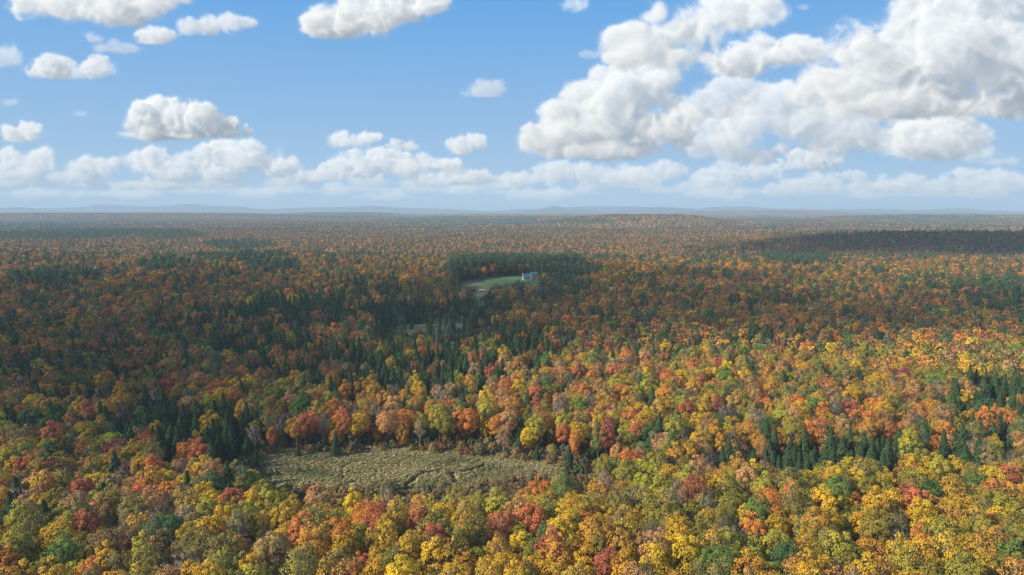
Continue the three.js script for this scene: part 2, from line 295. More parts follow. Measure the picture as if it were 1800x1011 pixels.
// ------------------------------------------------------------------ tree shapes
class Mesher {
  constructor() { this.p = []; this.n = []; this.c = []; }
  tri(a, b, c, na, nb, nc, col) { this.p.push(...a, ...b, ...c); this.n.push(...na, ...nb, ...nc); this.c.push(...col, ...col, ...col); }
  geometry() {
    const g = new THREE.BufferGeometry();
    g.setAttribute('position', new THREE.Float32BufferAttribute(this.p, 3)); g.setAttribute('normal', new THREE.Float32BufferAttribute(this.n, 3)); g.setAttribute('color', new THREE.Float32BufferAttribute(this.c, 3));
    return g;
  }
}
const norm = (v) => { const l = Math.hypot(v[0], v[1], v[2]) || 1; return [v[0] / l, v[1] / l, v[2] / l]; };
const cross = (a, b) => [a[1] * b[2] - a[2] * b[1], a[2] * b[0] - a[0] * b[2], a[0] * b[1] - a[1] * b[0]];
const add = (a, b, s = 1) => [a[0] + b[0] * s, a[1] + b[1] * s, a[2] + b[2] * s];
// a spray of leaves: a small bent kite whose front faces out of the crown
function spray(M, c, out, size, col, r, bend = 1.0) {
  const pn = norm([out[0] + (r() - 0.5) * 2 * bend, out[1] + (r() - 0.5) * 2 * bend + 0.15, out[2] + (r() - 0.5) * 2 * bend]);
  const t = norm(cross(pn, [r() - 0.5, r() - 0.5, r() - 0.5])), b = cross(pn, t), s = size * (0.65 + 0.7 * r()), w = s * (0.32 + 0.3 * r());
  const p0 = add(c, t, -s * 0.5), p1 = add(add(c, b, -w), pn, -s * 0.12 * r()), p2 = add(c, t, s * 0.5), p3 = add(add(c, b, w), pn, -s * 0.12 * r());
  const n = norm([out[0] * 0.7 + pn[0] * 0.6, out[1] * 0.7 + pn[1] * 0.6, out[2] * 0.7 + pn[2] * 0.6]);
  M.tri(p0, p1, p2, n, n, n, col); M.tri(p0, p2, p3, n, n, n, col);
}
function limb(M, pts, rads, sides, col) {                           // tapered tube through points
  const rings = pts.map((p, i) => {
    const a = pts[Math.max(0, i - 1)], b = pts[Math.min(pts.length - 1, i + 1)], d = norm(add(b, a, -1)), u = norm(cross(d, Math.abs(d[1]) > 0.9 ? [1, 0, 0] : [0, 1, 0])), v = cross(d, u);
    return [...Array(sides).keys()].map((k) => { const f = k / sides * 6.2831853, n = norm(add([u[0] * Math.cos(f), u[1] * Math.cos(f), u[2] * Math.cos(f)], v, Math.sin(f))); return [add(p, n, rads[i]), n]; });
  });
  for (let i = 0; i + 1 < rings.length; i++) for (let k = 0; k < sides; k++) {
    const [a, na] = rings[i][k], [b, nb] = rings[i][(k + 1) % sides], [c, nc] = rings[i + 1][k], [d, nd] = rings[i + 1][(k + 1) % sides];
    M.tri(a, b, c, na, nb, nc, col); M.tri(b, d, c, nb, nd, nc, col);
  }
}
const tone = (r, a = 0.16) => { const k = 1 + (r() - 0.5) * 2 * a, q = (r() - 0.5) * 0.12; return [k * (1 + q), k, k * (1 - q)]; };
const bark = [0.19, 0.155, 0.12], paleBark = [0.28, 0.235, 0.18];
// broadleaf: a fan of ascending limbs that carry rounded tufts of leaves. detail 1 near, 0.2 middle, 0.04 far
function broadleaf(seed, { H = 19, R = 4.3, base = 6, tufts = 34, leaves = 104, full = 1, twigs = 0, detail = 1, flat = 1, pale = 0 }) {
  const r = rng(seed), wood = new Mesher(), leaf = new Mesher(), fine = detail > 0.5, mid = detail > 0.1, wc = pale ? paleBark : bark;
  const cy = base + (H - base) * 0.5, ry = (H - base) * 0.5;
  const lean = [(r() - 0.5) * 1.2, 0, (r() - 0.5) * 1.2];
  const trunk = [[0, -0.6, 0], [lean[0] * 0.2, base * 0.5, lean[2] * 0.2], [lean[0] * 0.5, base, lean[2] * 0.5], [lean[0] * 0.8, cy, lean[2] * 0.8], [lean[0], H - 2, lean[2]]];
  limb(wood, trunk, [0.3, 0.25, 0.21, 0.14, 0.03], fine ? 6 : 3, wc);
  const lob = [...Array(7).keys()].map(() => [r() * 6.28, 1 + Math.floor(r() * 3), r()]);
  const reach = (a, e) => { let s = 1; for (const [p, k, q] of lob) s += 0.075 * Math.cos(k * a + p + e * 2 * q); return s; };
  const size = (fine ? 0.43 : mid ? 0.95 : 2.3), per = Math.max(fine ? 20 : mid ? 7 : 2, Math.round(leaves * (fine ? 1 : mid ? 0.18 : 0.042) * full)), nT = mid ? tufts : Math.round(tufts * 0.62);
  for (let i = 0; i < nT; i++) {
    const u = (i + 0.5) / nT, e = Math.asin(lerp(-0.72, 1, u)) + (r() - 0.5) * 0.3, a = i * 2.399963 + (r() - 0.5) * 0.7;
    const k = reach(a, e) * (0.62 + 0.33 * Math.sqrt(r())), low = e < 0 ? 0.92 : 1;
    const c = [lean[0] * 0.7 + Math.cos(a) * Math.cos(e) * R * k * low, cy + Math.sin(e) * ry * k * flat, lean[2] * 0.7 + Math.sin(a) * Math.cos(e) * R * k * low];
    const cr = R * (0.25 + 0.2 * r()), out0 = norm([c[0], (c[1] - cy) * R / ry + R * 0.25, c[2]]), tuftTone = tone(r, 0.14);
    if (mid && (fine || i % 3 === 0)) {                             // the limb to this tuft
      const f = clamp((c[1] - base) / (H - base), 0, 1) * 0.62, root = [lean[0] * (0.5 + 0.4 * f), base * 0.8 + (H - base) * f * 0.8, lean[2] * (0.5 + 0.4 * f)];
      const bow = add(root, [(c[0] - root[0]) * 0.55, (c[1] - root[1]) * 0.35, (c[2] - root[2]) * 0.55]);
      limb(wood, [root, bow, c], [0.11, 0.07, 0.02], 3, wc);
    }
    for (let q = 0; q < twigs * (fine ? 1 : mid ? 0.4 : 0.12); q++) {  // bare twigs
      const d = norm([out0[0] + (r() - 0.5) * 1.5, out0[1] + (r() - 0.2) * 1.2, out0[2] + (r() - 0.5) * 1.5]), l = cr * (0.7 + r() * 0.9), o = add(c, [r() - 0.5, r() - 0.5, r() - 0.5], cr * 0.7);
      const b = norm(cross(d, [r() - 0.5, r() - 0.5, r() - 0.5])), w = (fine ? 0.035 : mid ? 0.09 : 0.34) * (0.6 + r()), nn = norm(add(d, out0, 1.5)), e2 = add(o, d, l);
      const tip = fine ? [1.35, 1.25, 1.2] : [1.2, 1.15, 1.1], tc = [wc[0] * tip[0], wc[1] * tip[1], wc[2] * tip[2]];
      wood.tri(add(o, b, w), add(o, b, -w), e2, nn, nn, nn, tc);
    }
    for (let q = 0; q < per; q++) {
      const d = norm([r() - 0.5 + out0[0] * 0.28, r() - 0.5 + out0[1] * 0.28 + 0.1, r() - 0.5 + out0[2] * 0.28]), k2 = cr * (0.55 + 0.55 * Math.sqrt(r()));
      const p = add(c, d, k2), t2 = tone(r, 0.16), o2 = norm(add(d, out0, 0.55));
      spray(leaf, p, o2, size, [tuftTone[0] * t2[0], tuftTone[1] * t2[1], tuftTone[2] * t2[2]], r);
    }
  }
  return { wood: wood.geometry(), leaf: leaf.p.length ? leaf.geometry() : null, H, R };
}
// narrow spruce or fir: drooping whorls of needle sprays
function spruce(seed, { H = 17, R = 2.6, levels = 24, detail = 1, droop = 0.35 }) {
  const r = rng(seed), wood = new Mesher(), leaf = new Mesher(), fine = detail > 0.5, mid = detail > 0.1;
  limb(wood, [[0, -0.6, 0], [0, H * 0.5, 0], [0, H, 0]], [0.24, 0.15, 0.02], fine ? 6 : 3, [0.13, 0.1, 0.08]);
  const L = fine ? levels : mid ? Math.round(levels * 0.55) : 6, per = fine ? 15 : mid ? 8 : 4;
  for (let i = 0; i < L; i++) {
    const t = i / (L - 1), y = lerp(1.4, H - 0.3, Math.pow(t, 0.92)), len = R * Math.pow(1 - t, 0.9) + 0.18, sw = tone(r, 0.12);
    for (let k = 0; k < per; k++) {
      const a = i * 1.7 + (k + (r() - 0.5) * 0.6) / per * 6.2831853, l = len * (0.55 + 0.62 * r()), st = fine ? 6 : mid ? 3 : 1;
      for (let q = 0; q < st; q++) {
        const f = (q + 0.6 + (r() - 0.5) * 0.4) / st, c = [Math.cos(a) * l * f, y - droop * l * f * f + (r() - 0.5) * 0.25, Math.sin(a) * l * f];
        const out = norm([Math.cos(a), 0.55, Math.sin(a)]), t2 = tone(r, 0.2), s = (fine ? 0.85 : mid ? 1.5 : 2.6) * (0.75 + 0.25 * (1 - t));
        const col = [sw[0] * t2[0], sw[1] * t2[1], sw[2] * t2[2]];
        spray(leaf, c, out, s, col, r, 0.7);
        if (fine) spray(leaf, add(c, [(r() - 0.5) * 0.6, -0.25 * r(), (r() - 0.5) * 0.6]), out, s * 0.8, col, r, 0.9);
      }
    }
  }
  return { wood: wood.geometry(), leaf: leaf.geometry(), H, R };
}
// white pine: tall, open, with flat plates of needles
function pine(seed, { H = 25, R = 4.2, detail = 1 }) {
  const r = rng(seed), wood = new Mesher(), leaf = new Mesher(), fine = detail > 0.5, mid = detail > 0.1;
  limb(wood, [[0, -0.6, 0], [0.2, H * 0.5, 0.1], [0.1, H - 0.5, 0]], [0.36, 0.24, 0.03], fine ? 6 : 3, [0.15, 0.12, 0.1]);
  const L = fine ? 15 : mid ? 11 : 6;
  for (let i = 0; i < L; i++) {
    const t = i / (L - 1), y = lerp(H * 0.28, H - 0.6, t), n = mid ? 5 : 3, sw = tone(r, 0.12);
    for (let k = 0; k < n; k++) {
      const a = i * 2.1 + (k + r() * 0.7) / n * 6.2831853, l = R * (0.35 + 0.75 * Math.sin(Math.PI * clamp(0.18 + 0.8 * (1 - t), 0, 0.72) / 1.44)) * (0.6 + 0.55 * r());
      const c = [Math.cos(a) * l * 0.75, y + 0.5 + l * 0.1, Math.sin(a) * l * 0.75];
      if (mid) limb(wood, [[0.1, y, 0], c], [0.06, 0.02], 3, [0.15, 0.12, 0.1]);
      const m = fine ? 40 : mid ? 9 : 3;
      for (let q = 0; q < m; q++) {
        const w = (0.9 + l * 0.22), d = [(r() - 0.5) * 2 * w, (r() - 0.4) * 0.8, (r() - 0.5) * 2 * w], p = add(c, d), t2 = tone(r, 0.18);
        spray(leaf, p, norm([Math.cos(a) * 0.5 + d[0] * 0.3, 0.9, Math.sin(a) * 0.5 + d[2] * 0.3]), fine ? 0.6 : mid ? 1.3 : 2.5, [sw[0] * t2[0], sw[1] * t2[1], sw[2] * t2[2]], r, 0.6);
      }
    }
  }
  return { wood: wood.geometry(), leaf: leaf.geometry(), H, R };
}
const LEVELS = [1, 0.2, 0.04];
const SHAPES = {
  maple: [[11, { H: 19, R: 4.4, base: 6 }], [12, { H: 17.5, R: 4.9, base: 6, flat: 0.95 }], [13, { H: 20.5, R: 4.2, base: 7 }], [14, { H: 18, R: 3.9, base: 5.5 }], [15, { H: 16.5, R: 4.5, base: 5, tufts: 38 }], [16, { H: 19.5, R: 3.5, base: 6, tufts: 30 }]],
  thin: [[21, { H: 19, R: 4.4, base: 7, full: 0.5, twigs: 20, pale: 1 }], [22, { H: 18, R: 4.8, base: 7, full: 0.42, twigs: 22, tufts: 30 }], [23, { H: 20, R: 4.0, base: 8, full: 0.55, twigs: 18, pale: 1 }]],
  bare: [[31, { H: 18.5, R: 4.2, base: 7, full: 0, twigs: 44, pale: 1 }], [32, { H: 20, R: 3.6, base: 8, full: 0, twigs: 42, pale: 1 }], [33, { H: 17, R: 4.6, base: 6, full: 0, twigs: 44 }]],
  low: [[61, { H: 13, R: 3.9, base: 2, tufts: 36 }], [62, { H: 11, R: 3.4, base: 1.5 }], [63, { H: 14.5, R: 3.5, base: 2.2, tufts: 38 }]],
  spruce: [[41, { H: 18, R: 4.4 }], [42, { H: 20, R: 4.7, levels: 27 }], [43, { H: 16, R: 4.4, levels: 22 }], [44, { H: 21, R: 4.1, levels: 28 }]],
  pine: [[51, { H: 24, R: 4.2 }], [52, { H: 27, R: 4.6 }], [53, { H: 22, R: 3.8 }]],
};
const LIB = {};
for (const [kind, list] of Object.entries(SHAPES)) LIB[kind] = list.map(([seed, o]) => LEVELS.map((detail) => {
  const opt = { ...o, detail };
  const t = kind === 'spruce' ? spruce(seed, opt) : kind === 'pine' ? pine(seed, opt) : broadleaf(seed, kind === 'bare' ? { ...opt, leaves: 0, full: 0 } : opt);
  if (kind === 'bare') t.leaf = null;
  return t;
}));

// ------------------------------------------------------------------ which tree stands where
// leaf colours (sRGB of the leaf itself) with the word the labels use
const PAL = {
  gold: ['#cd9e22', 'golden'], yellow: ['#dcb222', 'bright yellow'], lime: ['#aca02e', 'yellow green'], olive: ['#90822c', 'olive green'], green: ['#66802f', 'leaf green'], deep: ['#45632e', 'dark green'],
  amber: ['#cb912e', 'amber'], orange: ['#d78334', 'orange'], salmon: ['#c68f54', 'pale salmon'], flame: ['#cf7440', 'red orange'], red: ['#b2603f', 'red'], wine: ['#9c504a', 'wine red'], russet: ['#aa7038', 'russet'], brown: ['#946f3c', 'brown'], tan: ['#a68c50', 'tan'], grey: ['#948c80', 'grey'],
};
const LEAF_GAIN = 0.86;
const palCol = Object.fromEntries(Object.entries(PAL).map(([k, [h]]) => [k, COL(h, LEAF_GAIN)]));
const CONIFER = { spruce: COL('#40562a', 0.72), pine: COL('#4a5f36', 0.76) };
const pick = (t, list) => { let s = 0; for (const [, w] of list) s += w; t *= s; for (const [k, w] of list) { t -= w; if (t <= 0) return k; } return list[0][0]; };
// mixes of leaf colour by stand
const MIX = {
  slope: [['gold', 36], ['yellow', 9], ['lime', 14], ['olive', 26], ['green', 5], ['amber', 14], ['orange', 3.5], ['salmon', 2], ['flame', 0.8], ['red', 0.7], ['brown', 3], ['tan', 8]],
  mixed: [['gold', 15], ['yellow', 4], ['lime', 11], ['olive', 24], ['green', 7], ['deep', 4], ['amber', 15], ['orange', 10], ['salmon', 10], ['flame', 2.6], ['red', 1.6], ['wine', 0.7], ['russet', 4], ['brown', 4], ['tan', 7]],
  backwoods: [['gold', 6], ['olive', 20], ['lime', 4], ['green', 6], ['deep', 7], ['amber', 14], ['orange', 11], ['russet', 20], ['brown', 14], ['flame', 3.5], ['red', 3], ['wine', 1], ['salmon', 5], ['tan', 3]],
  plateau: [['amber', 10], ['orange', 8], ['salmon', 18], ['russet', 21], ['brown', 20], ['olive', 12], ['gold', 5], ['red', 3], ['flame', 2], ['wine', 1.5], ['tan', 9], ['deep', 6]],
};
// stands of evergreens, plus far pine bands standing in for cloud shadow: centre and half size in photo pixels, share of evergreens there, kind
const STANDS_AND_SHADE_BANDS = [
  [320, 752, 130, 50, 0.95, 'spruce'], [432, 775, 60, 40, 0.9, 'spruce'], [60, 745, 60, 26, 0.5, 'spruce'], [180, 745, 60, 26, 0.4, 'spruce'], [1120, 600, 70, 30, 0.35, 'spruce'], [330, 560, 90, 34, 0.4, 'spruce'], [250, 640, 80, 30, 0.35, 'spruce'], [1680, 780, 80, 26, 0.4, 'spruce'], [760, 610, 90, 24, 0.45, 'spruce'], [590, 778, 16, 24, 0.8, 'spruce'], [15, 740, 40, 25, 0.7, 'spruce'], [230, 770, 40, 20, 0.6, 'spruce'], [120, 695, 60, 25, 0.35, 'spruce'],
  [560, 640, 110, 36, 0.5, 'spruce'], [460, 600, 110, 34, 0.5, 'spruce'], [520, 545, 120, 30, 0.62, 'spruce'], [700, 550, 90, 26, 0.6, 'spruce'], [640, 510, 90, 22, 0.45, 'spruce'], [780, 655, 90, 40, 0.5, 'spruce'], [640, 665, 60, 26, 0.6, 'spruce'],
  [900, 590, 70, 30, 0.5, 'spruce'], [960, 600, 60, 30, 0.45, 'spruce'], [830, 545, 60, 20, 0.6, 'spruce'], [905, 640, 60, 30, 0.4, 'spruce'],
  [835, 480, 46, 22, 0.72, 'pine'], [870, 466, 50, 12, 0.6, 'pine'], [985, 474, 50, 18, 0.45, 'pine'], [1000, 500, 40, 14, 0.32, 'pine'], [945, 468, 60, 12, 0.5, 'pine'], [960, 515, 60, 14, 0.3, 'pine'], [860, 522, 9, 16, 0.95, 'spruce'],
  [1440, 796, 120, 28, 0.75, 'spruce'], [1540, 792, 60, 24, 0.6, 'spruce'], [1740, 720, 80, 60, 0.45, 'spruce'], [1770, 690, 50, 30, 0.5, 'spruce'], [1280, 800, 50, 18, 0.45, 'spruce'], [1350, 610, 60, 30, 0.35, 'spruce'], [1440, 590, 60, 22, 0.35, 'spruce'], [1310, 540, 40, 18, 0.4, 'spruce'],
  [1760, 520, 70, 30, 0.35, 'pine'], [1640, 505, 60, 16, 0.3, 'pine'], [1400, 455, 60, 12, 0.5, 'pine'], [1270, 440, 90, 22, 0.45, 'spruce'], [1150, 430, 60, 14, 0.3, 'spruce'],
  [100, 490, 80, 14, 0.5, 'pine'], [300, 470, 60, 10, 0.4, 'pine'], [480, 470, 50, 12, 0.45, 'pine'], [80, 405, 170, 16, 0.8, 'pine'], [300, 415, 60, 8, 0.5, 'pine'], [420, 432, 60, 8, 0.5, 'pine'], [420, 455, 80, 8, 0.4, 'pine'], [900, 389, 250, 5, 0.95, 'pine'], [600, 378, 110, 4.5, 0.95, 'pine'], [1660, 385, 170, 6, 0.9, 'pine'], [1350, 386, 80, 4, 0.8, 'pine'],  // the long flat far bands put cloud shadow into dark pine colour
  [60, 640, 60, 24, 0.4, 'spruce'], [200, 600, 60, 30, 0.25, 'spruce'], [1180, 605, 50, 26, 0.3, 'spruce'],
];
// single crowns one can pick out in the photograph: px, py of the crown, colour or kind
const MARKED = [
  [15, 935, 'deep'], [150, 938, 'red'], [350, 898, 'yellow'], [412, 896, 'red'], [290, 940, 'deep'], [375, 958, 'gold'], [300, 978, 'brown'], [100, 950, 'gold'], [70, 884, 'russet'], [125, 885, 'salmon'], [500, 872, 'lime'], [565, 876, 'salmon'], [530, 955, 'flame'], [600, 960, 'orange'],
  [1222, 888, 'red'], [1212, 868, 'lime'], [885, 922, 'flame'], [762, 968, 'red'], [768, 992, 'yellow'], [970, 972, 'red'], [987, 945, 'yellow'], [930, 932, 'flame'], [1010, 915, 'gold'], [1060, 990, 'red'], [1130, 975, 'salmon'], [1040, 945, 'amber'], [1340, 888, 'orange'], [1330, 918, 'green'], [1392, 895, 'flame'], [1432, 905, 'wine'], [1458, 905, 'yellow'], [1530, 902, 'russet'],
  [1630, 872, 'green'], [1608, 905, 'flame'], [1590, 872, 'red'], [1770, 852, 'red'], [1725, 858, 'green'], [1385, 998, 'deep'], [1468, 868, 'yellow'], [1765, 995, 'green'], [1745, 880, 'orange'], [985, 826, 'orange'], [940, 850, 'orange'], [1102, 815, 'orange'], [1122, 818, 'red'], [840, 855, 'amber'], [755, 858, 'flame'], [650, 940, 'red'], [735, 925, 'red'], [640, 915, 'orange'], [1190, 985, 'yellow'], [1040, 858, 'amber'],
  [610, 757, 'flame'], [560, 747, 'flame'], [536, 770, 'flame'], [585, 735, 'orange'], [640, 752, 'gold'], [716, 745, 'orange'], [670, 715, 'wine'], [680, 752, 'salmon'], [762, 768, 'lime'], [795, 785, 'lime'], [830, 765, 'orange'], [885, 778, 'salmon'], [940, 760, 'lime'], [1070, 774, 'red'], [640, 698, 'amber'], [722, 636, 'yellow'], [690, 648, 'yellow'], [825, 615, 'flame'], [862, 665, 'red'], [740, 700, 'gold'], [300, 686, 'wine'], [165, 726, 'red'], [85, 722, 'amber'], [350, 806, 'flame'], [255, 790, 'red'], [210, 800, 'wine'], [340, 800, 'orange'], [270, 835, 'flame'], [90, 850, 'russet'], [150, 870, 'red'],
  [945, 722, 'red'], [905, 690, 'orange'], [1030, 700, 'flame'], [1335, 715, 'flame'], [1440, 738, 'orange'], [1520, 752, 'orange'], [1586, 670, 'wine'], [1580, 765, 'orange'], [1440, 765, 'flame'], [1535, 770, 'red'], [1215, 738, 'red'], [1262, 726, 'red'], [1225, 690, 'orange'], [1500, 720, 'red'], [1110, 640, 'red'], [970, 615, 'flame'], [1165, 690, 'gold'], [1260, 770, 'amber'], [1100, 690, 'lime'], [1490, 860, 'lime'], [1300, 852, 'amber'], [1180, 850, 'gold'], [430, 735, 'gold'], [365, 755, 'gold'], [370, 715, 'lime'], [330, 725, 'salmon'],
  [805, 740, 'green'], [770, 745, 'olive'], [1180, 745, 'olive'], [520, 690, 'lime'], [450, 690, 'salmon'], [430, 660, 'orange'],
];
// which leaf colour mix a place takes: before the marsh, round it, behind, far beyond
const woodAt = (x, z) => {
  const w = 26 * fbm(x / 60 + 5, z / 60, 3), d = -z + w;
  return d < 262 + clamp((-x - 20) / 120) * -38 + clamp((x - 60) / 140) * 8 ? 'slope' : d < 470 + clamp(-x / 260) * -95 + clamp(x / 300) * 45 ? 'mixed' : d < 1270 + 3 * w ? 'backwoods' : 'plateau';
};

const r0 = rng(2024);
const trees = [];                                                    // every tree within 3.3 km
const CELL = 6.3, HALF = 43.5 * Math.PI / 180, NEAR = 95, OUT = 3300;
{
  const n = Math.ceil(OUT * Math.tan(HALF) / CELL);
  for (let iz = Math.floor(NEAR * 0.6 / CELL); iz < OUT / CELL; iz++) {
    const half = Math.min(n, Math.ceil((iz * CELL * Math.tan(HALF) + 30) / CELL));
    for (let ix = -half; ix <= half; ix++) {
      const x = (ix + 0.5 + (r0() - 0.5) * 0.86 + (iz & 1) * 0.5) * CELL, z = -(iz + 0.5 + (r0() - 0.5) * 0.86) * CELL, q = r0(), q2 = r0(), q3 = r0(), q4 = r0(), q5 = r0(), rad = Math.hypot(x, z);
      if (rad < NEAR || rad > OUT) continue;
      const y = ground(x, z), b = project(x, y, z), m = project(x, y + 9, z), t = project(x, y + 13.5, z), tt = project(x, y + 17.5, z);
      if (!b) continue;
      if (b[1] > 440) {
        let open = false;
        for (const p of [b, m, t, tt]) if ((p[1] > 780 && p[1] < 866 && inPoly(p[0], p[1], MEADOW)) || (p[1] > 480 && p[1] < 535 && inPoly(p[0], p[1], LAWN)) || (p[1] > 560 && p[1] < 600 && inPoly(p[0], p[1], BEAVER) && q > 0.05 + 0.25 * fbm(x / 14, z / 14, 2))) open = true;
        if (open) continue;
        if (((x - MC[0]) / 112) ** 2 + ((z - MC[1]) / 44) ** 2 < 0.62) continue;
      }
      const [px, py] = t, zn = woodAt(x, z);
      let ever = zn === 'slope' ? 0.006 : zn === 'mixed' ? 0.1 : zn === 'backwoods' ? 0.15 : 0.08, eKind = zn === 'plateau' || (zn === 'backwoods' && q4 > 0.7) ? 'pine' : 'spruce';
      ever *= 0.3 + 1.6 * clamp(0.5 + 1.6 * fbm(x / 120 + 2, z / 120, 3));
      const ragged = 1.1 * fbm(x / 38 + 60, z / 38, 3);
      for (const [cx, cy, rx, ry, share, k] of STANDS_AND_SHADE_BANDS) { const d = ((px - cx) / rx) ** 2 + ((py - cy) / ry) ** 2 + ragged; if (d < 1.5) { const s = Math.min(0.94, share * (k === 'pine' ? 1.0 : 1.65)) * sstep(1.5, 0.6, d); if (s > ever) { ever = s; eKind = k; } } }
      let kind, leaf;
      if (q < ever) kind = eKind;
      else {
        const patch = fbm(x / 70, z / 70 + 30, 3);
        const bareShare = (zn === 'slope' ? 0.085 : zn === 'mixed' ? 0.12 : zn === 'backwoods' ? 0.09 : 0.2) * (1 + 2.6 * patch), thinShare = (zn === 'slope' ? 0.3 : zn === 'mixed' ? 0.27 : zn === 'backwoods' ? 0.26 : 0.3) * (1 + 1.5 * patch);
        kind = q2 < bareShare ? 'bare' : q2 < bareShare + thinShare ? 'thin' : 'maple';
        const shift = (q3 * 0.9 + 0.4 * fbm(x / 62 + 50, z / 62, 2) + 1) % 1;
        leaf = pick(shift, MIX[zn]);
      }
      const edge = rad < 460 ? segDist(x, z, MEADOW_W) : 99;
      if ((kind === 'maple' || kind === 'thin') && q4 < (edge < 20 ? 0.62 : edge < 99 && zn === 'mixed' ? 0.1 : 0.05)) kind = 'low';
      trees.push({ x, y, z, px, py: m[1], d: m[2], kind, leaf, v: Math.floor(q4 * 97), rot: q5 * 6.2831853, s: (0.68 + 0.38 * q5) * (kind === 'spruce' ? 0.8 + 0.36 * q2 : 1), w: (kind === 'spruce' ? 1 : 0.84) + 0.22 * q2, j: [0.88 + 0.24 * q5, 0.9 + 0.2 * q2, 0.9 + 0.2 * q4], rad });
    }
  }
}
for (const [px, py, what] of MARKED) {                               // the crown nearest to each marked place takes its colour
  let best = null, bd = 900;
  for (const t of trees) { if (t.d > 900) continue; const s = t.d / 200, d = ((t.px - px) ** 2 + (t.py - py - 10 / s) ** 2); if (d < bd && !t.mark) { bd = d; best = t; } }
  if (best) Object.assign(best, { mark: 1, kind: 'maple', leaf: what, s: 1.02, j: [1, 1, 1] });
}
// trees that stand along the marsh: px, py of the foot, kind, colour, height factor
const EDGE = [
  [1010, 816, 'maple', 'orange', 0.93, 5, 'slender bright orange maple standing alone at the far edge of the marsh'], [943, 808, 'spruce', 0, 0.5, 2, 'small dark spruce standing by itself on the rusty far edge of the marsh'],
  [590, 800, 'spruce', 0, 0.74, 0, 'broad dark spruce at the far edge of the marsh beside red orange maples'], [1000, 822, 'spruce', 0, 0.62, 1, 'dark spruce directly behind the slender orange maple at the marsh'], [1034, 812, 'spruce', 0, 0.4, 1, 'smallest dark spruce to the right of the slender orange maple'],
  [524, 800, 'spruce', 0, 0.38, 2, 'small young spruce in the left corner of the marsh'], [738, 788, 'bare', 0, 0.72, 1, 'bare grey tree at the far edge of the marsh'], [1065, 830, 'maple', 'amber', 0.52, 4, 'low amber bush tree on the marsh edge under pale bare trunks'],
  [885, 802, 'thin', 'salmon', 0.72, 0, 'thin pale salmon maple on the rusty bracken bank of the marsh'], [970, 812, 'thin', 'lime', 0.45, 2, 'small sparse yellow green sapling between two spruces on the marsh bank'],
  [1080, 838, 'maple', 'flame', 0.42, 3, 'short red orange maple beside the low amber bush tree'], [450, 822, 'spruce', 0, 0.55, 3, 'thin spruce at the shadowed left tip of the marsh'], [985, 826, 'maple', 'olive', 0.3, 4, 'low olive shrub tree at the right tip of the marsh'],
];
for (const [px, py, kind, leaf, s, v, label] of EDGE) {
  let [x, z] = onPlane(px, py, 0.5); const y = ground(x, z), m = project(x, y + 9 * s, z);
  for (let i = trees.length - 1; i >= 0; i--) if (Math.hypot(trees[i].x - x, trees[i].z - z) < 4.5) trees.splice(i, 1);
  trees.push({ x, y, z, px: m[0], py: m[1], d: m[2], kind, leaf: leaf || undefined, v, rot: px, s, w: kind === 'maple' && s > 0.8 ? 0.72 : 1, j: [1, 1, 1], rad: Math.hypot(x, z), label });
}

// ------------------------------------------------------------------ tree materials
const leafMat = (c, name) => { const m = new THREE.MeshStandardMaterial({ color: c, vertexColors: true, roughness: 0.95, side: THREE.DoubleSide }); m.name = name; return m; };
const woodMat = new THREE.MeshStandardMaterial({ vertexColors: true, roughness: 0.95, side: THREE.DoubleSide });
const massLeaf = leafMat(new THREE.Color(1, 1, 1), 'leaves');
const matCache = new Map();
const ownMat = (kind, leaf, tint) => {
  const k = (leaf ?? kind) + tint;
  if (!matCache.has(k)) { const c = (leaf ? palCol[leaf] : CONIFER[kind]).clone(), f = [[0.9, 0.92, 1], [1, 1, 1], [1.08, 1.03, 0.95]][tint]; c.r *= f[0]; c.g *= f[1]; c.b *= f[2]; matCache.set(k, leafMat(c, 'leaves')); }
  return matCache.get(k);
};
const NAME = { maple: 'maple_tree', thin: 'thinning_maple_tree', low: 'young_maple_tree', bare: 'bare_tree', spruce: 'spruce_tree', pine: 'pine_tree' };
const place = (t) => new THREE.Matrix4().compose(V3(t.x, t.y, t.z), new THREE.Quaternion().setFromEuler(new THREE.Euler(0.04 * Math.sin(t.rot * 7), t.rot, 0.04 * Math.cos(t.rot * 5))), V3(t.s * t.w, t.s, t.s * t.w));

// the trees that show largest are things of their own
const inFrame = (t) => t.px > -25 && t.px < 1825 && t.py < 1035;
const order = trees.filter(inFrame).sort((a, b) => a.d - b.d), LIMIT = { maple: 290, thin: 150, bare: 90, low: 60, spruce: 110, pine: 30 }, used = { maple: 0, thin: 0, bare: 0, low: 0, spruce: 0, pine: 0 };
for (const t of order) if (t.label || (t.mark && t.d < 480)) { t.own = true; used[t.kind]++; }
for (const t of order) { if (t.own || t.d > 620) continue; if (used[t.kind]++ < LIMIT[t.kind]) t.own = true; else used[t.kind]--; }
const where = (t) => { const z = woodAt(t.x, t.z); return z === 'slope' ? 'in the canopy on the near side of the marsh' : t.px < 455 && t.py > 690 ? 'in the woods left of the marsh' : t.py > 690 && t.px < 1080 ? 'in the wood edge behind the marsh' : t.py > 690 ? 'in the mixed woods right of the marsh' : 'in the woods farther behind the marsh'; };
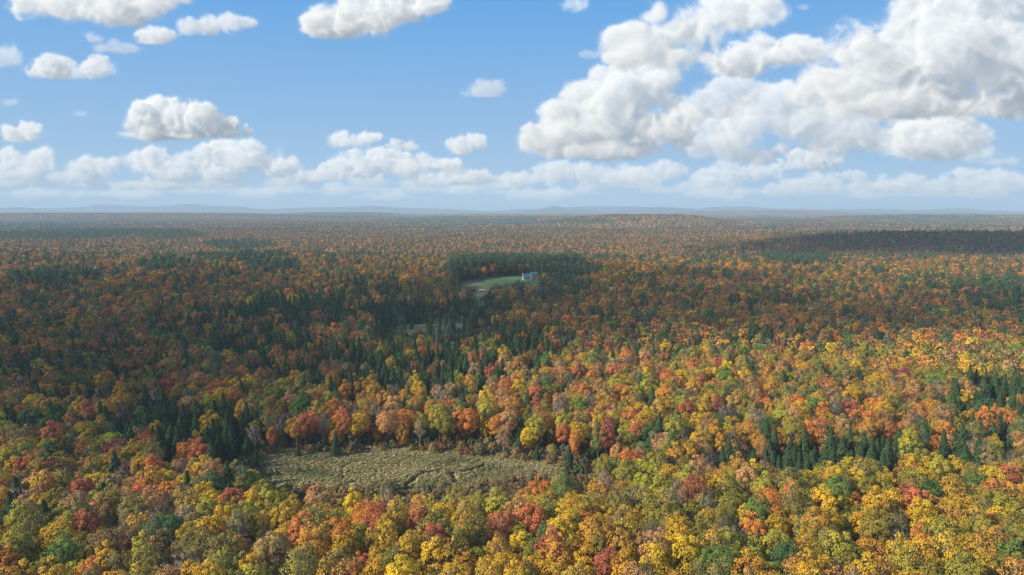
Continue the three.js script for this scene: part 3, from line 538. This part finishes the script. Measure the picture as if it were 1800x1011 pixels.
for (const t of trees) {
  if (!t.own) continue;
  const L = LIB[t.kind][t.v % LIB[t.kind].length][0], g = new THREE.Group();
  g.name = numbered(NAME[t.kind]);
  place(t).decompose(g.position, g.quaternion, g.scale);
  const trunk = new THREE.Mesh(L.wood, woodMat); trunk.name = t.kind === 'bare' ? 'trunk_and_branches' : 'trunk'; g.add(trunk);
  if (L.leaf) { const crown = new THREE.Mesh(L.leaf, ownMat(t.kind, t.leaf, Math.floor(t.rot * 100) % 3)); crown.name = 'crown'; g.add(crown); }
  const w = where(t), colour = t.leaf ? PAL[t.leaf][1] : '';
  const label = t.label ?? (t.kind === 'maple' ? `${['round', 'broad', 'tall', 'compact', 'wide', 'slender'][t.v % 6]} ${colour} maple ${w}` : t.kind === 'thin' ? `half bare ${colour} tree ${w}` : t.kind === 'low' ? `short bushy ${colour} maple ${w}` : t.kind === 'bare' ? `leafless grey tree ${w}` : t.kind === 'spruce' ? `narrow dark green spruce ${w}` : `tall dark green pine ${w}`);
  tag(g, label, 'tree', t.label ? 'trees along the marsh' : label);
  scene.add(shade(g));
}
// the rest of the forest, past counting
{
  const forest = new THREE.Group(); forest.name = 'forest'; forest.userData.kind = 'stuff';
  tag(forest, 'autumn forest of mixed maples and evergreens covering the rolling land', 'forest');
  const lots = new Map();
  for (const t of trees) {
    if (t.own) continue;
    const lod = t.rad < 520 ? 0 : t.rad < 1500 ? 1 : 2, v = t.v % LIB[t.kind].length, k = t.kind + ':' + v + ':' + lod;
    if (!lots.has(k)) lots.set(k, []); lots.get(k).push(t);
  }
  const c = new THREE.Color();
  for (const [k, list] of lots) {
    const [kind, v, lod] = k.split(':'), L = LIB[kind][+v][+lod];
    for (const part of ['wood', 'leaf']) {
      if (!L[part] || (part === 'wood' && lod === '2' && kind !== 'bare' && kind !== 'thin')) continue;
      const im = new THREE.InstancedMesh(L[part], part === 'wood' ? woodMat : massLeaf, list.length);
      im.name = part === 'wood' ? 'trunks' : 'crowns';
      list.forEach((t, i) => {
        im.setMatrixAt(i, place(t));
        if (part === 'leaf') { c.copy(t.leaf ? palCol[t.leaf] : CONIFER[kind]); im.setColorAt(i, c.setRGB(c.r * t.j[0], c.g * t.j[0] * t.j[1] ** 0.5, c.b * t.j[0] * t.j[2])); }
      });
      im.castShadow = im.receiveShadow = true; forest.add(im);
    }
  }
  // beyond 3.3 km: patches of canopy, each a few dozen crowns
  const patch = (seed, size, n, blob, faces) => {
    const r = rng(seed), M = new Mesher();
    for (let i = 0; i < n; i++) {
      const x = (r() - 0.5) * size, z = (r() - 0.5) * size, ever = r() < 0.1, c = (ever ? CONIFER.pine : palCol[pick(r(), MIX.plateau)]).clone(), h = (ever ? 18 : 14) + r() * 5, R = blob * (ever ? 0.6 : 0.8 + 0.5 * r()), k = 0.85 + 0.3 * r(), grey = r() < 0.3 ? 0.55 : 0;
      const cc = [lerp(c.r, 0.22, grey) * k, lerp(c.g, 0.19, grey) * k, lerp(c.b, 0.16, grey) * k];
      for (let q = 0; q < faces; q++) { const a = r() * 6.28, e = Math.asin(r() * 1.3 - 0.3), d = [Math.cos(a) * Math.cos(e), Math.sin(e), Math.sin(a) * Math.cos(e)]; spray(M, [x + d[0] * R, h - R + d[1] * R * (ever ? 1.5 : 1), z + d[2] * R], d, R * 1.15, [cc[0] * (0.85 + 0.3 * r()), cc[1] * (0.85 + 0.3 * r()), cc[2]], r, 0.5); }
    }
    return M.geometry();
  };
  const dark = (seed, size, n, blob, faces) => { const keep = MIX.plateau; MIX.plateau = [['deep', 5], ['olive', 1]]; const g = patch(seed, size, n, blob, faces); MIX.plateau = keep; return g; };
  const canopy = (name, a, b, size, geos, darkGeo) => {
    const lists = [...geos, darkGeo].map(() => []), r = rng(size), n = Math.ceil(b * Math.tan(HALF) / size);
    for (let iz = Math.floor(a * 0.7 / size); iz < b / size; iz++) {
      const half = Math.min(n, Math.ceil((iz * size * Math.tan(HALF) + 200) / size));
      for (let ix = -half; ix <= half; ix++) {
        const x = (ix + 0.5 + (r() - 0.5) * 0.4) * size, z = -(iz + 0.5 + (r() - 0.5) * 0.4) * size, rad = Math.hypot(x, z), q = r(), turn = r() * 6.28, tint = r(), hue = r();
        if (rad < a || rad > b) continue;
        const y = ground(x, z), p = project(x, y + 14, z); let ever = 0;
        for (const [cx, cy, rx, ry, share] of STANDS_AND_SHADE_BANDS) { if (cy > 420) continue; const d = ((p[0] - cx) / rx) ** 2 + ((p[1] - cy) / ry) ** 2; if (d < 1.2) ever = Math.max(ever, share * sstep(1.2, 0.5, d)); }  // far bands darken the canopy in place of cloud shadow
        ever = Math.max(ever, 0.45 * sstep(0.1, 0.3, fbm(x / 1100, z / 420 + 4, 3)));
        const which = q < ever ? lists.length - 1 : Math.floor(q * 977) % geos.length;
        const dx = (ground(x + 20, z) - ground(x - 20, z)) / 40, dz = (ground(x, z + 20) - ground(x, z - 20)) / 40;
        const up = V3(-dx, 1, -dz).normalize(), quat = new THREE.Quaternion().setFromUnitVectors(V3(0, 1, 0), up).multiply(new THREE.Quaternion().setFromAxisAngle(V3(0, 1, 0), turn));
        const k = 0.9 + 0.2 * tint + 0.3 * fbm(x / 900, z / 300, 3);
        lists[which].push([new THREE.Matrix4().compose(V3(x, y, z), quat, V3(1.06, 0.9 + 0.3 * hue, 1.06)), [k * (0.94 + 0.14 * hue), k, k * 1.02]]);
      }
    }
    lists.forEach((list, i) => {
      if (!list.length) return;
      const im = new THREE.InstancedMesh(i < geos.length ? geos[i] : darkGeo, massLeaf, list.length); im.name = name;
      list.forEach(([m, t], j) => { im.setMatrixAt(j, m); im.setColorAt(j, c.setRGB(...t)); });
      im.castShadow = im.receiveShadow = true; forest.add(im);
    });
  };
  canopy('distant_canopy', OUT - 40, 7200, 64, [1, 2, 3, 4].map((s) => patch(100 + s, 70, 96, 4.2, 16)), dark(120, 70, 96, 4.2, 16));
  canopy('farthest_canopy', 7100, 14800, 130, [1, 2, 3].map((s) => patch(200 + s, 145, 300, 5.2, 7)), dark(220, 145, 300, 5.2, 7));
  scene.add(forest);
  console.log('trees', trees.length, JSON.stringify(used));
}

// ------------------------------------------------------------------ open ground: the marsh, the lawn, the beaver pond
function onGround(px, py) { const [x, y, z] = ray(px, py); let t = 40; for (; t < 9000; t += 1 + t * 0.002) if (EYE + y * t < ground(x * t, z * t)) break; return [x * t, ground(x * t, z * t), z * t]; }
function sheet(name, x0, x1, z0, z1, step, keep, height, colour, label, category) {
  const nx = Math.round((x1 - x0) / step), nz = Math.round((z1 - z0) / step), pos = [], col = [], idx = [], at = new Map();
  const vert = (i, j) => { const k = i * 100000 + j; if (!at.has(k)) { const x = x0 + i * step, z = z0 + j * step; at.set(k, pos.length / 3); pos.push(x, height(x, z), z); col.push(...colour(x, z)); } return at.get(k); };
  for (let i = 0; i < nx; i++) for (let j = 0; j < nz; j++) { if (!keep(x0 + (i + 0.5) * step, z0 + (j + 0.5) * step)) continue; const a = vert(i, j), b = vert(i + 1, j), c = vert(i, j + 1), d = vert(i + 1, j + 1); idx.push(a, c, b, b, c, d); }
  const g = new THREE.BufferGeometry(); g.setAttribute('position', new THREE.Float32BufferAttribute(pos, 3)); g.setAttribute('color', new THREE.Float32BufferAttribute(col, 3)); g.setIndex(idx); g.computeVertexNormals();
  const m = new THREE.Mesh(g, new THREE.MeshStandardMaterial({ vertexColors: true, roughness: 1 })); m.name = name;
  return structure(m, label, category);
}
const mix3 = (a, b, t) => [lerp(a[0], b[0], t), lerp(a[1], b[1], t), lerp(a[2], b[2], t)];
const lin = (hex) => COL(hex).toArray();
const inMarsh = (x, z, k) => ((x - MC[0]) / 108) ** 2 + ((z - MC[1]) / 58) ** 2 < k;
const STRAW = lin('#c8b27a'), SEDGE = lin('#a59a56'), PALE = lin('#d4c294'), RUST = lin('#8a5a34'), MOSS = lin('#66733f');
const marshColour = (x, z) => {
  const n = fbm(x / 16, z / 7, 4), w = fbm(x / 34 + 9, z / 14 + 3, 3), f = fbm(x / 2.6, z / 1.7, 3);
  let c = mix3(SEDGE, STRAW, clamp(0.52 + n * 1.3 + sstep(-40, 30, x) * 0.35)); c = mix3(c, PALE, clamp(w * 1.7 - 0.05) * 0.5); c = mix3(c, MOSS, clamp(-w * 2.6) * 0.9); c = mix3(c, RUST, clamp((fbm(x / 20 + 40, z / 9, 3) - 0.16) * 3.2) * 0.8);
  c = mix3(c, RUST, sstep(-322, -336, z) * sstep(-70, -10, x) * clamp(0.6 + 2 * f));
  const k = 0.95 + 0.35 * f; return [c[0] * k, c[1] * k, c[2] * k];
};
sheet('marsh_ground', -170, 90, -385, -215, 1, (x, z) => inMarsh(x, z, 1.75), (x, z) => ground(x, z) + 0.12 + 0.22 * fbm(x / 5, z / 5, 3) - (inMarsh(x, z, 1.2) ? 1.5 * sstep(0.75, -0.35, channelDist(x, z)) : 0), (x, z) => { const c = marshColour(x, z), d = channelDist(x, z); return d < 0.3 ? [0.06, 0.05, 0.035] : c; }, 'flat tan and olive marsh opening among the trees', 'marsh');
{
  const w = new THREE.Mesh(new THREE.CircleGeometry(1, 48).rotateX(-Math.PI / 2), new THREE.MeshPhysicalMaterial({ color: new THREE.Color(0.02, 0.025, 0.022), roughness: 0.06 })); w.name = 'stream_water'; w.scale.set(100, 1, 54); w.position.set(MC[0], -0.8, MC[1]);
  structure(w, 'narrow dark stream winding through the marsh grass', 'stream');
}
function tuftGeo(seed, n, h, spread, lean) {                          // a clump of sedge: upright and leaning blades
  const r = rng(seed), M = new Mesher();
  for (let i = 0; i < n; i++) { const a = r() * 6.28, d = spread * Math.sqrt(r()), o = [Math.cos(a) * d, -0.1, Math.sin(a) * d], b = r() * 6.28, w = 0.08 + 0.12 * r(), hh = h * (0.55 + 0.6 * r()), t = [o[0] + Math.cos(a) * lean * r(), hh, o[2] + Math.sin(a) * lean * r()], s = [Math.cos(b) * w, 0, Math.sin(b) * w], nn = norm([Math.cos(a) * 0.35, 0.95, Math.sin(a) * 0.35]), k = tone(r, 0.14); M.tri(add(o, s), add(o, s, -1), t, nn, nn, nn, k); M.tri(add(o, s, 0.6), t, add(add(t, s, 2.2), [0, -0.12, 0]), nn, nn, nn, k); }
  return M.geometry();
}
const grassMat = new THREE.MeshStandardMaterial({ vertexColors: true, roughness: 1, side: THREE.DoubleSide });
{
  const grass = new THREE.Group(); grass.name = 'marsh_grass'; grass.userData.kind = 'stuff'; tag(grass, 'tan and olive sedge grass growing in the marsh', 'grass');
  const r = rng(99), geos = [tuftGeo(1, 22, 0.42, 0.7, 0.6), tuftGeo(2, 20, 0.55, 0.65, 0.8), tuftGeo(3, 24, 0.32, 0.8, 0.6)], lists = geos.map(() => []), c = new THREE.Color();
  for (let x = -165; x < 85; x += 0.7) for (let z = -372; z < -235; z += 0.7) {
    const X = x + (r() - 0.5) * 0.8, Z = z + (r() - 0.5) * 0.8, q = r(), t = r(), u = r(); if (!inMarsh(X, Z, 1.45)) continue;
    const d = channelDist(X, Z); if (d < 0.25) continue;
    const clumpy = fbm(X / 3.2 + 20, Z / 1.8, 3); if (q > 0.9 + clumpy * 0.6) continue;
    const k = marshColour(X, Z), s = (0.6 + 0.35 * t + clumpy * 0.5) * (d < 1.2 ? 1.15 : 1);
    lists[Math.floor(u * 2.999)].push([new THREE.Matrix4().compose(V3(X, ground(X, Z) + 0.1, Z), new THREE.Quaternion().setFromAxisAngle(V3(0, 1, 0), t * 6.28), V3(1, s, 1).multiplyScalar(0.9 + 0.35 * q)), k.map((v) => v * (0.95 + 0.3 * u))]);
  }
  lists.forEach((l, i) => { const im = new THREE.InstancedMesh(geos[i], grassMat, l.length); im.name = 'grass_tufts'; l.forEach(([m, k], j) => { im.setMatrixAt(j, m); im.setColorAt(j, c.setRGB(...k)); }); im.castShadow = im.receiveShadow = true; grass.add(im); });
  scene.add(grass);
}
{                                                                     // undergrowth along the wood's edge: bracken and bushes
  const under = new THREE.Group(); under.name = 'undergrowth'; under.userData.kind = 'stuff'; tag(under, 'rusty bracken and low bushes along the wood edge of the marsh', 'undergrowth');
  const r = rng(313), shapes = [71, 72, 73].map((s) => broadleaf(s, { H: 2.6 + (s - 71) * 0.7, R: 1.5 + (s - 71) * 0.25, base: 0.25, tufts: 12, leaves: 40 }).leaf), lists = shapes.map(() => []), c = new THREE.Color();
  const cols = ['#9a6436', '#a87440', '#8a5a34', '#7f7a44', '#6c7040', '#a88a50', '#5f5a40'].map((h) => COL(h, 0.8));
  const put = (X, Z, s) => { const q = r(), u = r(); lists[Math.floor(u * 2.999)].push([new THREE.Matrix4().compose(V3(X, ground(X, Z), Z), new THREE.Quaternion().setFromAxisAngle(V3(0, 1, 0), q * 6.28), V3(1, 0.7 + 0.6 * u, 1).multiplyScalar(s * (0.6 + 0.6 * q))), cols[Math.floor(q * 6.999)]]); };
  for (let x = -190; x < 110; x += 3) for (let z = -400; z < -225; z += 3) {
    const X = x + (r() - 0.5) * 3, Z = z + (r() - 0.5) * 3, d = segDist(X, Z, MEADOW_W), b = project(X, ground(X, Z) + 1, Z); if (d > 30 || r() > 0.62) continue;
    if (inPoly(b[0], b[1], MEADOW) && (d > 4 || r() < 0.6)) continue; put(X, Z, 1);
  }
  for (const poly of [BEAVER, LAWN]) { const xs = poly.map((p) => p[0]), ys = poly.map((p) => p[1]); for (let i = 0; i < 420; i++) { const px = lerp(Math.min(...xs) - 14, Math.max(...xs) + 14, r()), py = lerp(Math.min(...ys) - 4, Math.max(...ys) + 6, r()); if (inPoly(px, py, poly) && r() < (poly === LAWN ? 1 : 0.94)) continue; const [X, , Z] = onGround(px, py); put(X, Z, 1.5); } }
  lists.forEach((l, i) => { const im = new THREE.InstancedMesh(shapes[i], massLeaf, l.length); im.name = 'bushes'; l.forEach(([m, k], j) => { im.setMatrixAt(j, m); im.setColorAt(j, k); }); im.castShadow = im.receiveShadow = true; under.add(im); });
  scene.add(under);
}
{
  const LC = onGround(880, 498), grow = (p) => p;
  sheet('lawn', LC[0] - 130, LC[0] + 110, LC[2] - 190, LC[2] + 190, 3, (x, z) => { const p = project(x, ground(x, z), z); return inPoly(p[0], p[1], [[740, 500], [812, 490], [850, 484], [905, 478], [960, 478], [985, 492], [960, 508], [915, 510], [880, 512], [872, 520], [870, 545], [825, 545], [815, 515], [780, 512]]); }, (x, z) => ground(x, z) + 0.45,
    (x, z) => { const p = project(x, ground(x, z), z), n = fbm(x / 14, z / 14, 3), g = sstep(830, 870, p[0] + 60 * n) * sstep(507, 501, p[1] + 8 * n); return mix3(mix3(lin('#75693f'), lin('#8d8352'), clamp(0.5 + 2 * n)), mix3(lin('#4d7442'), lin('#6a7c48'), clamp(0.5 + 2 * fbm(x / 30, z / 9, 3))), g); }, 'mown green lawn sloping down from the white house', 'lawn');
  sheet('beaver_meadow', BC[0] - 95, BC[0] + 95, BC[1] - 80, BC[1] + 80, 2.5, (x, z) => ((x - BC[0]) / 84) ** 2 + ((z - BC[1]) / 66) ** 2 < 1, (x, z) => ground(x, z) + 0.4 + 0.3 * fbm(x / 6, z / 6, 2), (x, z) => { const n = fbm(x / 18, z / 10, 4), p = project(x, 6, z), track = segDist(p[0], p[1] * 2.4, [[680, 580 * 2.4], [706, 574 * 2.4], [735, 571 * 2.4], [760, 571 * 2.4]]); return track < 3 ? lin('#b09a78') : mix3(lin('#5f6434'), lin('#8a7a48'), clamp(0.5 + 2.4 * n)); }, 'brown grassy opening around the beaver pond', 'meadow');
  const shore = [[736, 597], [752, 591], [772, 586], [795, 580], [812, 578], [822, 582], [812, 590], [800, 598], [770, 601]].map(([a, b]) => onPlane(a, b, 6.7)), sh = new THREE.Shape(shore.map(([x, z]) => new THREE.Vector2(x, -z)));
  const w = new THREE.Mesh(new THREE.ShapeGeometry(sh).rotateX(-Math.PI / 2), new THREE.MeshPhysicalMaterial({ color: new THREE.Color(0.015, 0.03, 0.035), roughness: 0.05 })); w.name = 'pond_water'; w.position.y = 6.75;
  structure(w, 'small dark blue beaver pond with dead trunks standing in it', 'pond');
}
// dead trunks standing in and round the pond
{
  const r = rng(808), spots = [];
  for (let i = 0; i < 34; i++) spots.push([lerp(762, 842, r()), lerp(573, 590, r()), lerp(7, 12, r())]);
  for (const p of [[706, 583, 7], [712, 584, 6], [716, 582, 8], [805, 571, 14], [790, 570, 12], [862, 569, 14], [872, 571, 12], [745, 574, 9]]) spots.push(p);
  for (const [px, py, h] of spots) {
    const [x, z] = onPlane(px, py, 6.5), M = new Mesher(), grey = [0.34, 0.33, 0.32], a = r() * 6.28;
    limb(M, [[0, -0.5, 0], [Math.cos(a) * 0.2, h * 0.5, Math.sin(a) * 0.2], [Math.cos(a) * 0.5, h, Math.sin(a) * 0.5]], [0.24, 0.17, 0.05], 5, grey);
    const g = new THREE.Group(); g.name = numbered('dead_tree'); g.position.set(x, 6.4, z);
    const t = new THREE.Mesh(M.geometry(), woodMat); t.name = 'trunk'; g.add(t);
    for (let k = 0; k < 5; k++) { const B = new Mesher(), y = h * (0.35 + 0.6 * r()), b = r() * 6.28, l = 0.8 + 1.6 * r(); limb(B, [[0, y, 0], [Math.cos(b) * l, y + l * 0.4, Math.sin(b) * l]], [0.07, 0.015], 3, grey); const m = new THREE.Mesh(B.geometry(), woodMat); m.name = 'branch'; g.add(m); }
    tag(g, 'grey dead trunk standing at the beaver pond', 'dead tree', 'dead trunks at the beaver pond'); scene.add(shade(g));
  }
}
// pale fallen log at the left end of the marsh
{
  const M = new Mesher(), P = [[472, 824], [480, 826], [485, 832]].map(([a, b]) => onPlane(a, b, 0.6)), o = P[1];
  limb(M, P.map(([x, z], i) => [x - o[0], 0.5 + [0.9, 0.7, 0.1][i], z - o[1]]), [0.1, 0.22, 0.28], 6, [0.5, 0.47, 0.42]);
  const m = new THREE.Mesh(M.geometry(), woodMat); m.name = 'fallen_log'; m.position.set(o[0], 0, o[1]); tag(m, 'bleached fallen log at the left tip of the marsh', 'log'); scene.add(shade(m));
}

// ------------------------------------------------------------------ the house and its sheds
{
  const std = (c, rough = 0.8) => new THREE.MeshStandardMaterial({ color: new THREE.Color(c), roughness: rough });
  const white = std('#d9d8d2'), roofM = std('#3d6f74', 0.7), glass = new THREE.MeshPhysicalMaterial({ color: new THREE.Color(0.02, 0.025, 0.03), roughness: 0.08 }), brick = std('#8f5a48'), stone = std('#8d877c'), wood = std('#6b4a35'), dark = std('#2c302e'), pale = std('#e2e2de');
  const box = (w, h, d, x, y, z) => new THREE.BoxGeometry(w, h, d).translate(x, y + h / 2, z);
  const gable = (w, d, rise, over, x, y, z, along = 'x', thick = 0.25) => {      // a gable roof; the ridge runs along x or z
    const s = new THREE.Shape(), a = d / 2 + over; s.moveTo(-a, 0); s.lineTo(0, rise * (1 + over / (d / 2))); s.lineTo(a, 0); s.lineTo(a, -thick); s.lineTo(0, rise * (1 + over / (d / 2)) - thick); s.lineTo(-a, -thick); s.closePath();
    const g = new THREE.ExtrudeGeometry(s, { depth: w + 2 * over, bevelEnabled: false }).translate(0, 0, -(w / 2 + over)); if (along === 'x') g.rotateY(Math.PI / 2); return g.translate(x, y - rise * over / (d / 2) * 0 + 0, z);
  };
  const gableWall = (w, rise, t, x, y, z) => { const s = new THREE.Shape(); s.moveTo(-w / 2, 0); s.lineTo(w / 2, 0); s.lineTo(0, rise); s.closePath(); return new THREE.ExtrudeGeometry(s, { depth: t, bevelEnabled: false }).translate(x, y, z); };
  const [hx, , hz] = onGround(932, 492.5), gy = ground(hx, hz), H = new THREE.Group(); H.name = 'house'; H.position.set(hx, gy - 0.3, hz); H.rotation.y = 0.12; H.scale.setScalar(0.88);
  const part = (n, g, m, parent = H, label) => { const o = new THREE.Mesh(g, m); o.name = n; if (label) o.userData.label = label; parent.add(o); return o; };
  part('foundation', box(23.4, 1.0, 10.4, 0, 0, 0), stone);
  part('wall', box(11, 8.4, 9, 5.6, 1, 0), white); part('wall', box(11.6, 4.4, 8, -5.7, 1, 0.2), white);
  const main = part('roof', gable(11, 9, 3.4, 0.5, 5.6, 9.4, 0), roofM); part('gable', gableWall(9, 3.2, 0.2, 0, 9.4, 0).rotateY(Math.PI / 2).translate(0.2, 0, 0), white); part('gable', gableWall(9, 3.2, 0.2, 0, 9.4, 0).rotateY(Math.PI / 2).translate(10.8, 0, 0), white);
  const wing = part('roof', gable(11.6, 8, 4.3, 0.5, -5.7, 5.4, 0.2), roofM); part('gable', gableWall(8, 4.1, 0.2, -0.2, 5.4, 0).rotateY(Math.PI / 2).translate(-11.4, 0, 0), white);
  part('chimney', box(1.3, 11.4, 1.5, -11.9, 0, 0.6), pale, wing, 'pale chimney on the end of the lower wing'); part('chimney', box(0.9, 1.6, 0.9, -2.4, 8.9, -0.2), brick, wing, 'small brick chimney on the ridge'); 
  const win = (w, h, x, y, z, parent = H) => { const f = part('window', box(w + 0.36, h + 0.36, 0.12, x, y - 0.18, z), pale, parent); part('pane', box(w, h, 0.06, x, y, z + 0.09), glass, parent === H ? f : parent); return f; };
  for (const [fy, fh] of [[1.7, 1.9], [4.4, 1.7], [7.2, 1.6]]) for (const fx of [2.0, 8.2, 10.0]) win(fx === 2 ? 1.7 : 1.2, fh, fx, fy, 4.56);
  for (const [fy, fh] of [[1.3, 2.3], [4.2, 2.0], [7.0, 1.9]]) win(1.9, fh, 5.0, fy, 5.36);
  part('bay', box(2.9, 9.6, 0.8, 5.0, 0.6, 4.9), brick, H, 'reddish bay running up the front of the tall block'); part('bay_roof', gable(0.8, 2.9, 1.3, 0.2, 5.0, 10.2, 4.9, 'z'), roofM);
  for (const fx of [-10.2, -8.2, -5.4, -3.2, -1.2]) win(1.3, 1.7, fx, 2.2, 4.26);
  const door = part('door', box(1.1, 2.2, 0.1, -6.8, 1.0, 4.27), wood); part('handle', box(0.08, 0.2, 0.08, -6.4, 2.0, 4.36), dark, door);
  for (const [dx, dw] of [[-9.2, 2.6], [-4.0, 1.6]]) { const d = part('dormer', box(dw, 2.0, 2.6, dx, 6.1, 2.4), pale); part('dormer_roof', gable(2.8, dw, dw * 0.48, 0.25, dx, 8.1, 2.4, 'z'), roofM, d); part('gable', gableWall(dw, dw * 0.44, 0.1, dx, 8.1, 3.6), pale, d); part('pane', box(dw * 0.55, 1.3, 0.08, dx, 6.5, 3.73), glass, d); }
  part('porch_roof', box(8.6, 0.22, 2.6, -5.2, 4.3, 5.6), roofM); for (const fx of [-9.2, -6.6, -3.8, -1.2]) part('porch_post', box(0.24, 3.4, 0.24, fx, 0.9, 6.7), pale);
  part('porch_floor', box(8.8, 0.9, 2.8, -5.2, 0, 5.8), stone);
  tag(H, 'large white house with teal roofs, dormers and a tall right block above the lawn', 'house'); scene.add(shade(H));
  const shed = (name, label, px, py, w, h, d, roofMat, wallMat, turn, open) => {
    const [x, , z] = onGround(px, py), g = new THREE.Group(); g.name = name; g.position.set(x, ground(x, z) + 0.2, z); g.rotation.y = turn;
    if (open) { for (const sx of [-1, 1]) for (const sz of [-1, 1]) part('post', box(0.2, h, 0.2, sx * (w / 2 - 0.2), 0, sz * (d / 2 - 0.2)), wallMat, g); part('back_wall', box(w - 0.6, h - 0.1, 0.1, 0, 0, -d / 2 + 0.3), wallMat, g); }
    else { part('wall', box(w, h, d, 0, 0, 0), wallMat, g); part('door', box(w * 0.3, h * 0.8, 0.06, -w * 0.15, 0.02, d / 2 + 0.04), wood, g); }
    const rf = new THREE.BoxGeometry(w + 0.6, 0.16, d + 0.9).rotateX(0.24).translate(0, h + d * 0.12, 0); part('roof', rf, roofMat, g);
    tag(g, label, 'shed'); scene.add(shade(g));
  };
  shed('open_shed', 'low open shed with a pale slanting roof below the lawn', 847, 513.5, 6.8, 1.9, 3.2, std('#b8b8b4'), wood, -0.25, true);
  shed('dark_shed', 'small dark flat sided shed left of the pale roofed shed', 832, 514, 5.6, 2.6, 3.4, dark, dark, 0.1, false);
}

// ------------------------------------------------------------------ clouds overhead, out of the frame, whose shadows lie on the forest
{
  const cloudMat = new THREE.MeshStandardMaterial({ color: 0xffffff, roughness: 1, transparent: true, opacity: 0.098, side: THREE.DoubleSide });
  const lump = new THREE.IcosahedronGeometry(1, 3);
  const cast = (px, py, rx, rz, n, seed, small = 1) => {              // centre of the shade as seen in the photograph; its half sizes on the ground
    const [x, z] = onPlane(px, py, 20), r = rng(seed), k = 1000 / SUN.y, c = V3(x + SUN.x * k, 20 + 1000, z + SUN.z * k), list = [];
    for (let i = 0; i < n; i++) {
      const a = i * 2.399963 + r(), q = Math.sqrt((i + 0.5) / n) * 0.86, s = (0.22 + 0.22 * r()) * small, g = lump.clone(), p = g.attributes.position;
      for (let j = 0; j < p.count; j++) { const X = p.getX(j), Y = p.getY(j), Z = p.getZ(j), f = 1 + 0.9 * noise3(X * 1.5 + i * 3, Y * 1.5, Z * 1.5) + 0.4 * noise3(X * 3.7, Y * 3.7 + i, Z * 3.7); p.setXYZ(j, X * f, Y * f, Z * f); }
      g.scale(rx * s, Math.min(rx, rz) * s * 0.34, rz * s).translate(Math.cos(a) * q * rx, (r() - 0.5) * 40, Math.sin(a) * q * rz); list.push(g);
    }
    const g = mergeGeometries(list); g.computeVertexNormals();
    const m = new THREE.Mesh(g, cloudMat); m.name = numbered('cloud'); m.position.copy(c); structure(m, 'white fair weather cloud drifting above the forest', 'cloud');
  };
  cast(400, 545, 430, 330, 24, 1); cast(40, 650, 210, 190, 16, 2); cast(1190, 520, 440, 240, 15, 3); cast(1740, 438, 600, 330, 66, 4); cast(1600, 545, 220, 150, 8, 5); 
}
renderer.render(scene, camera);
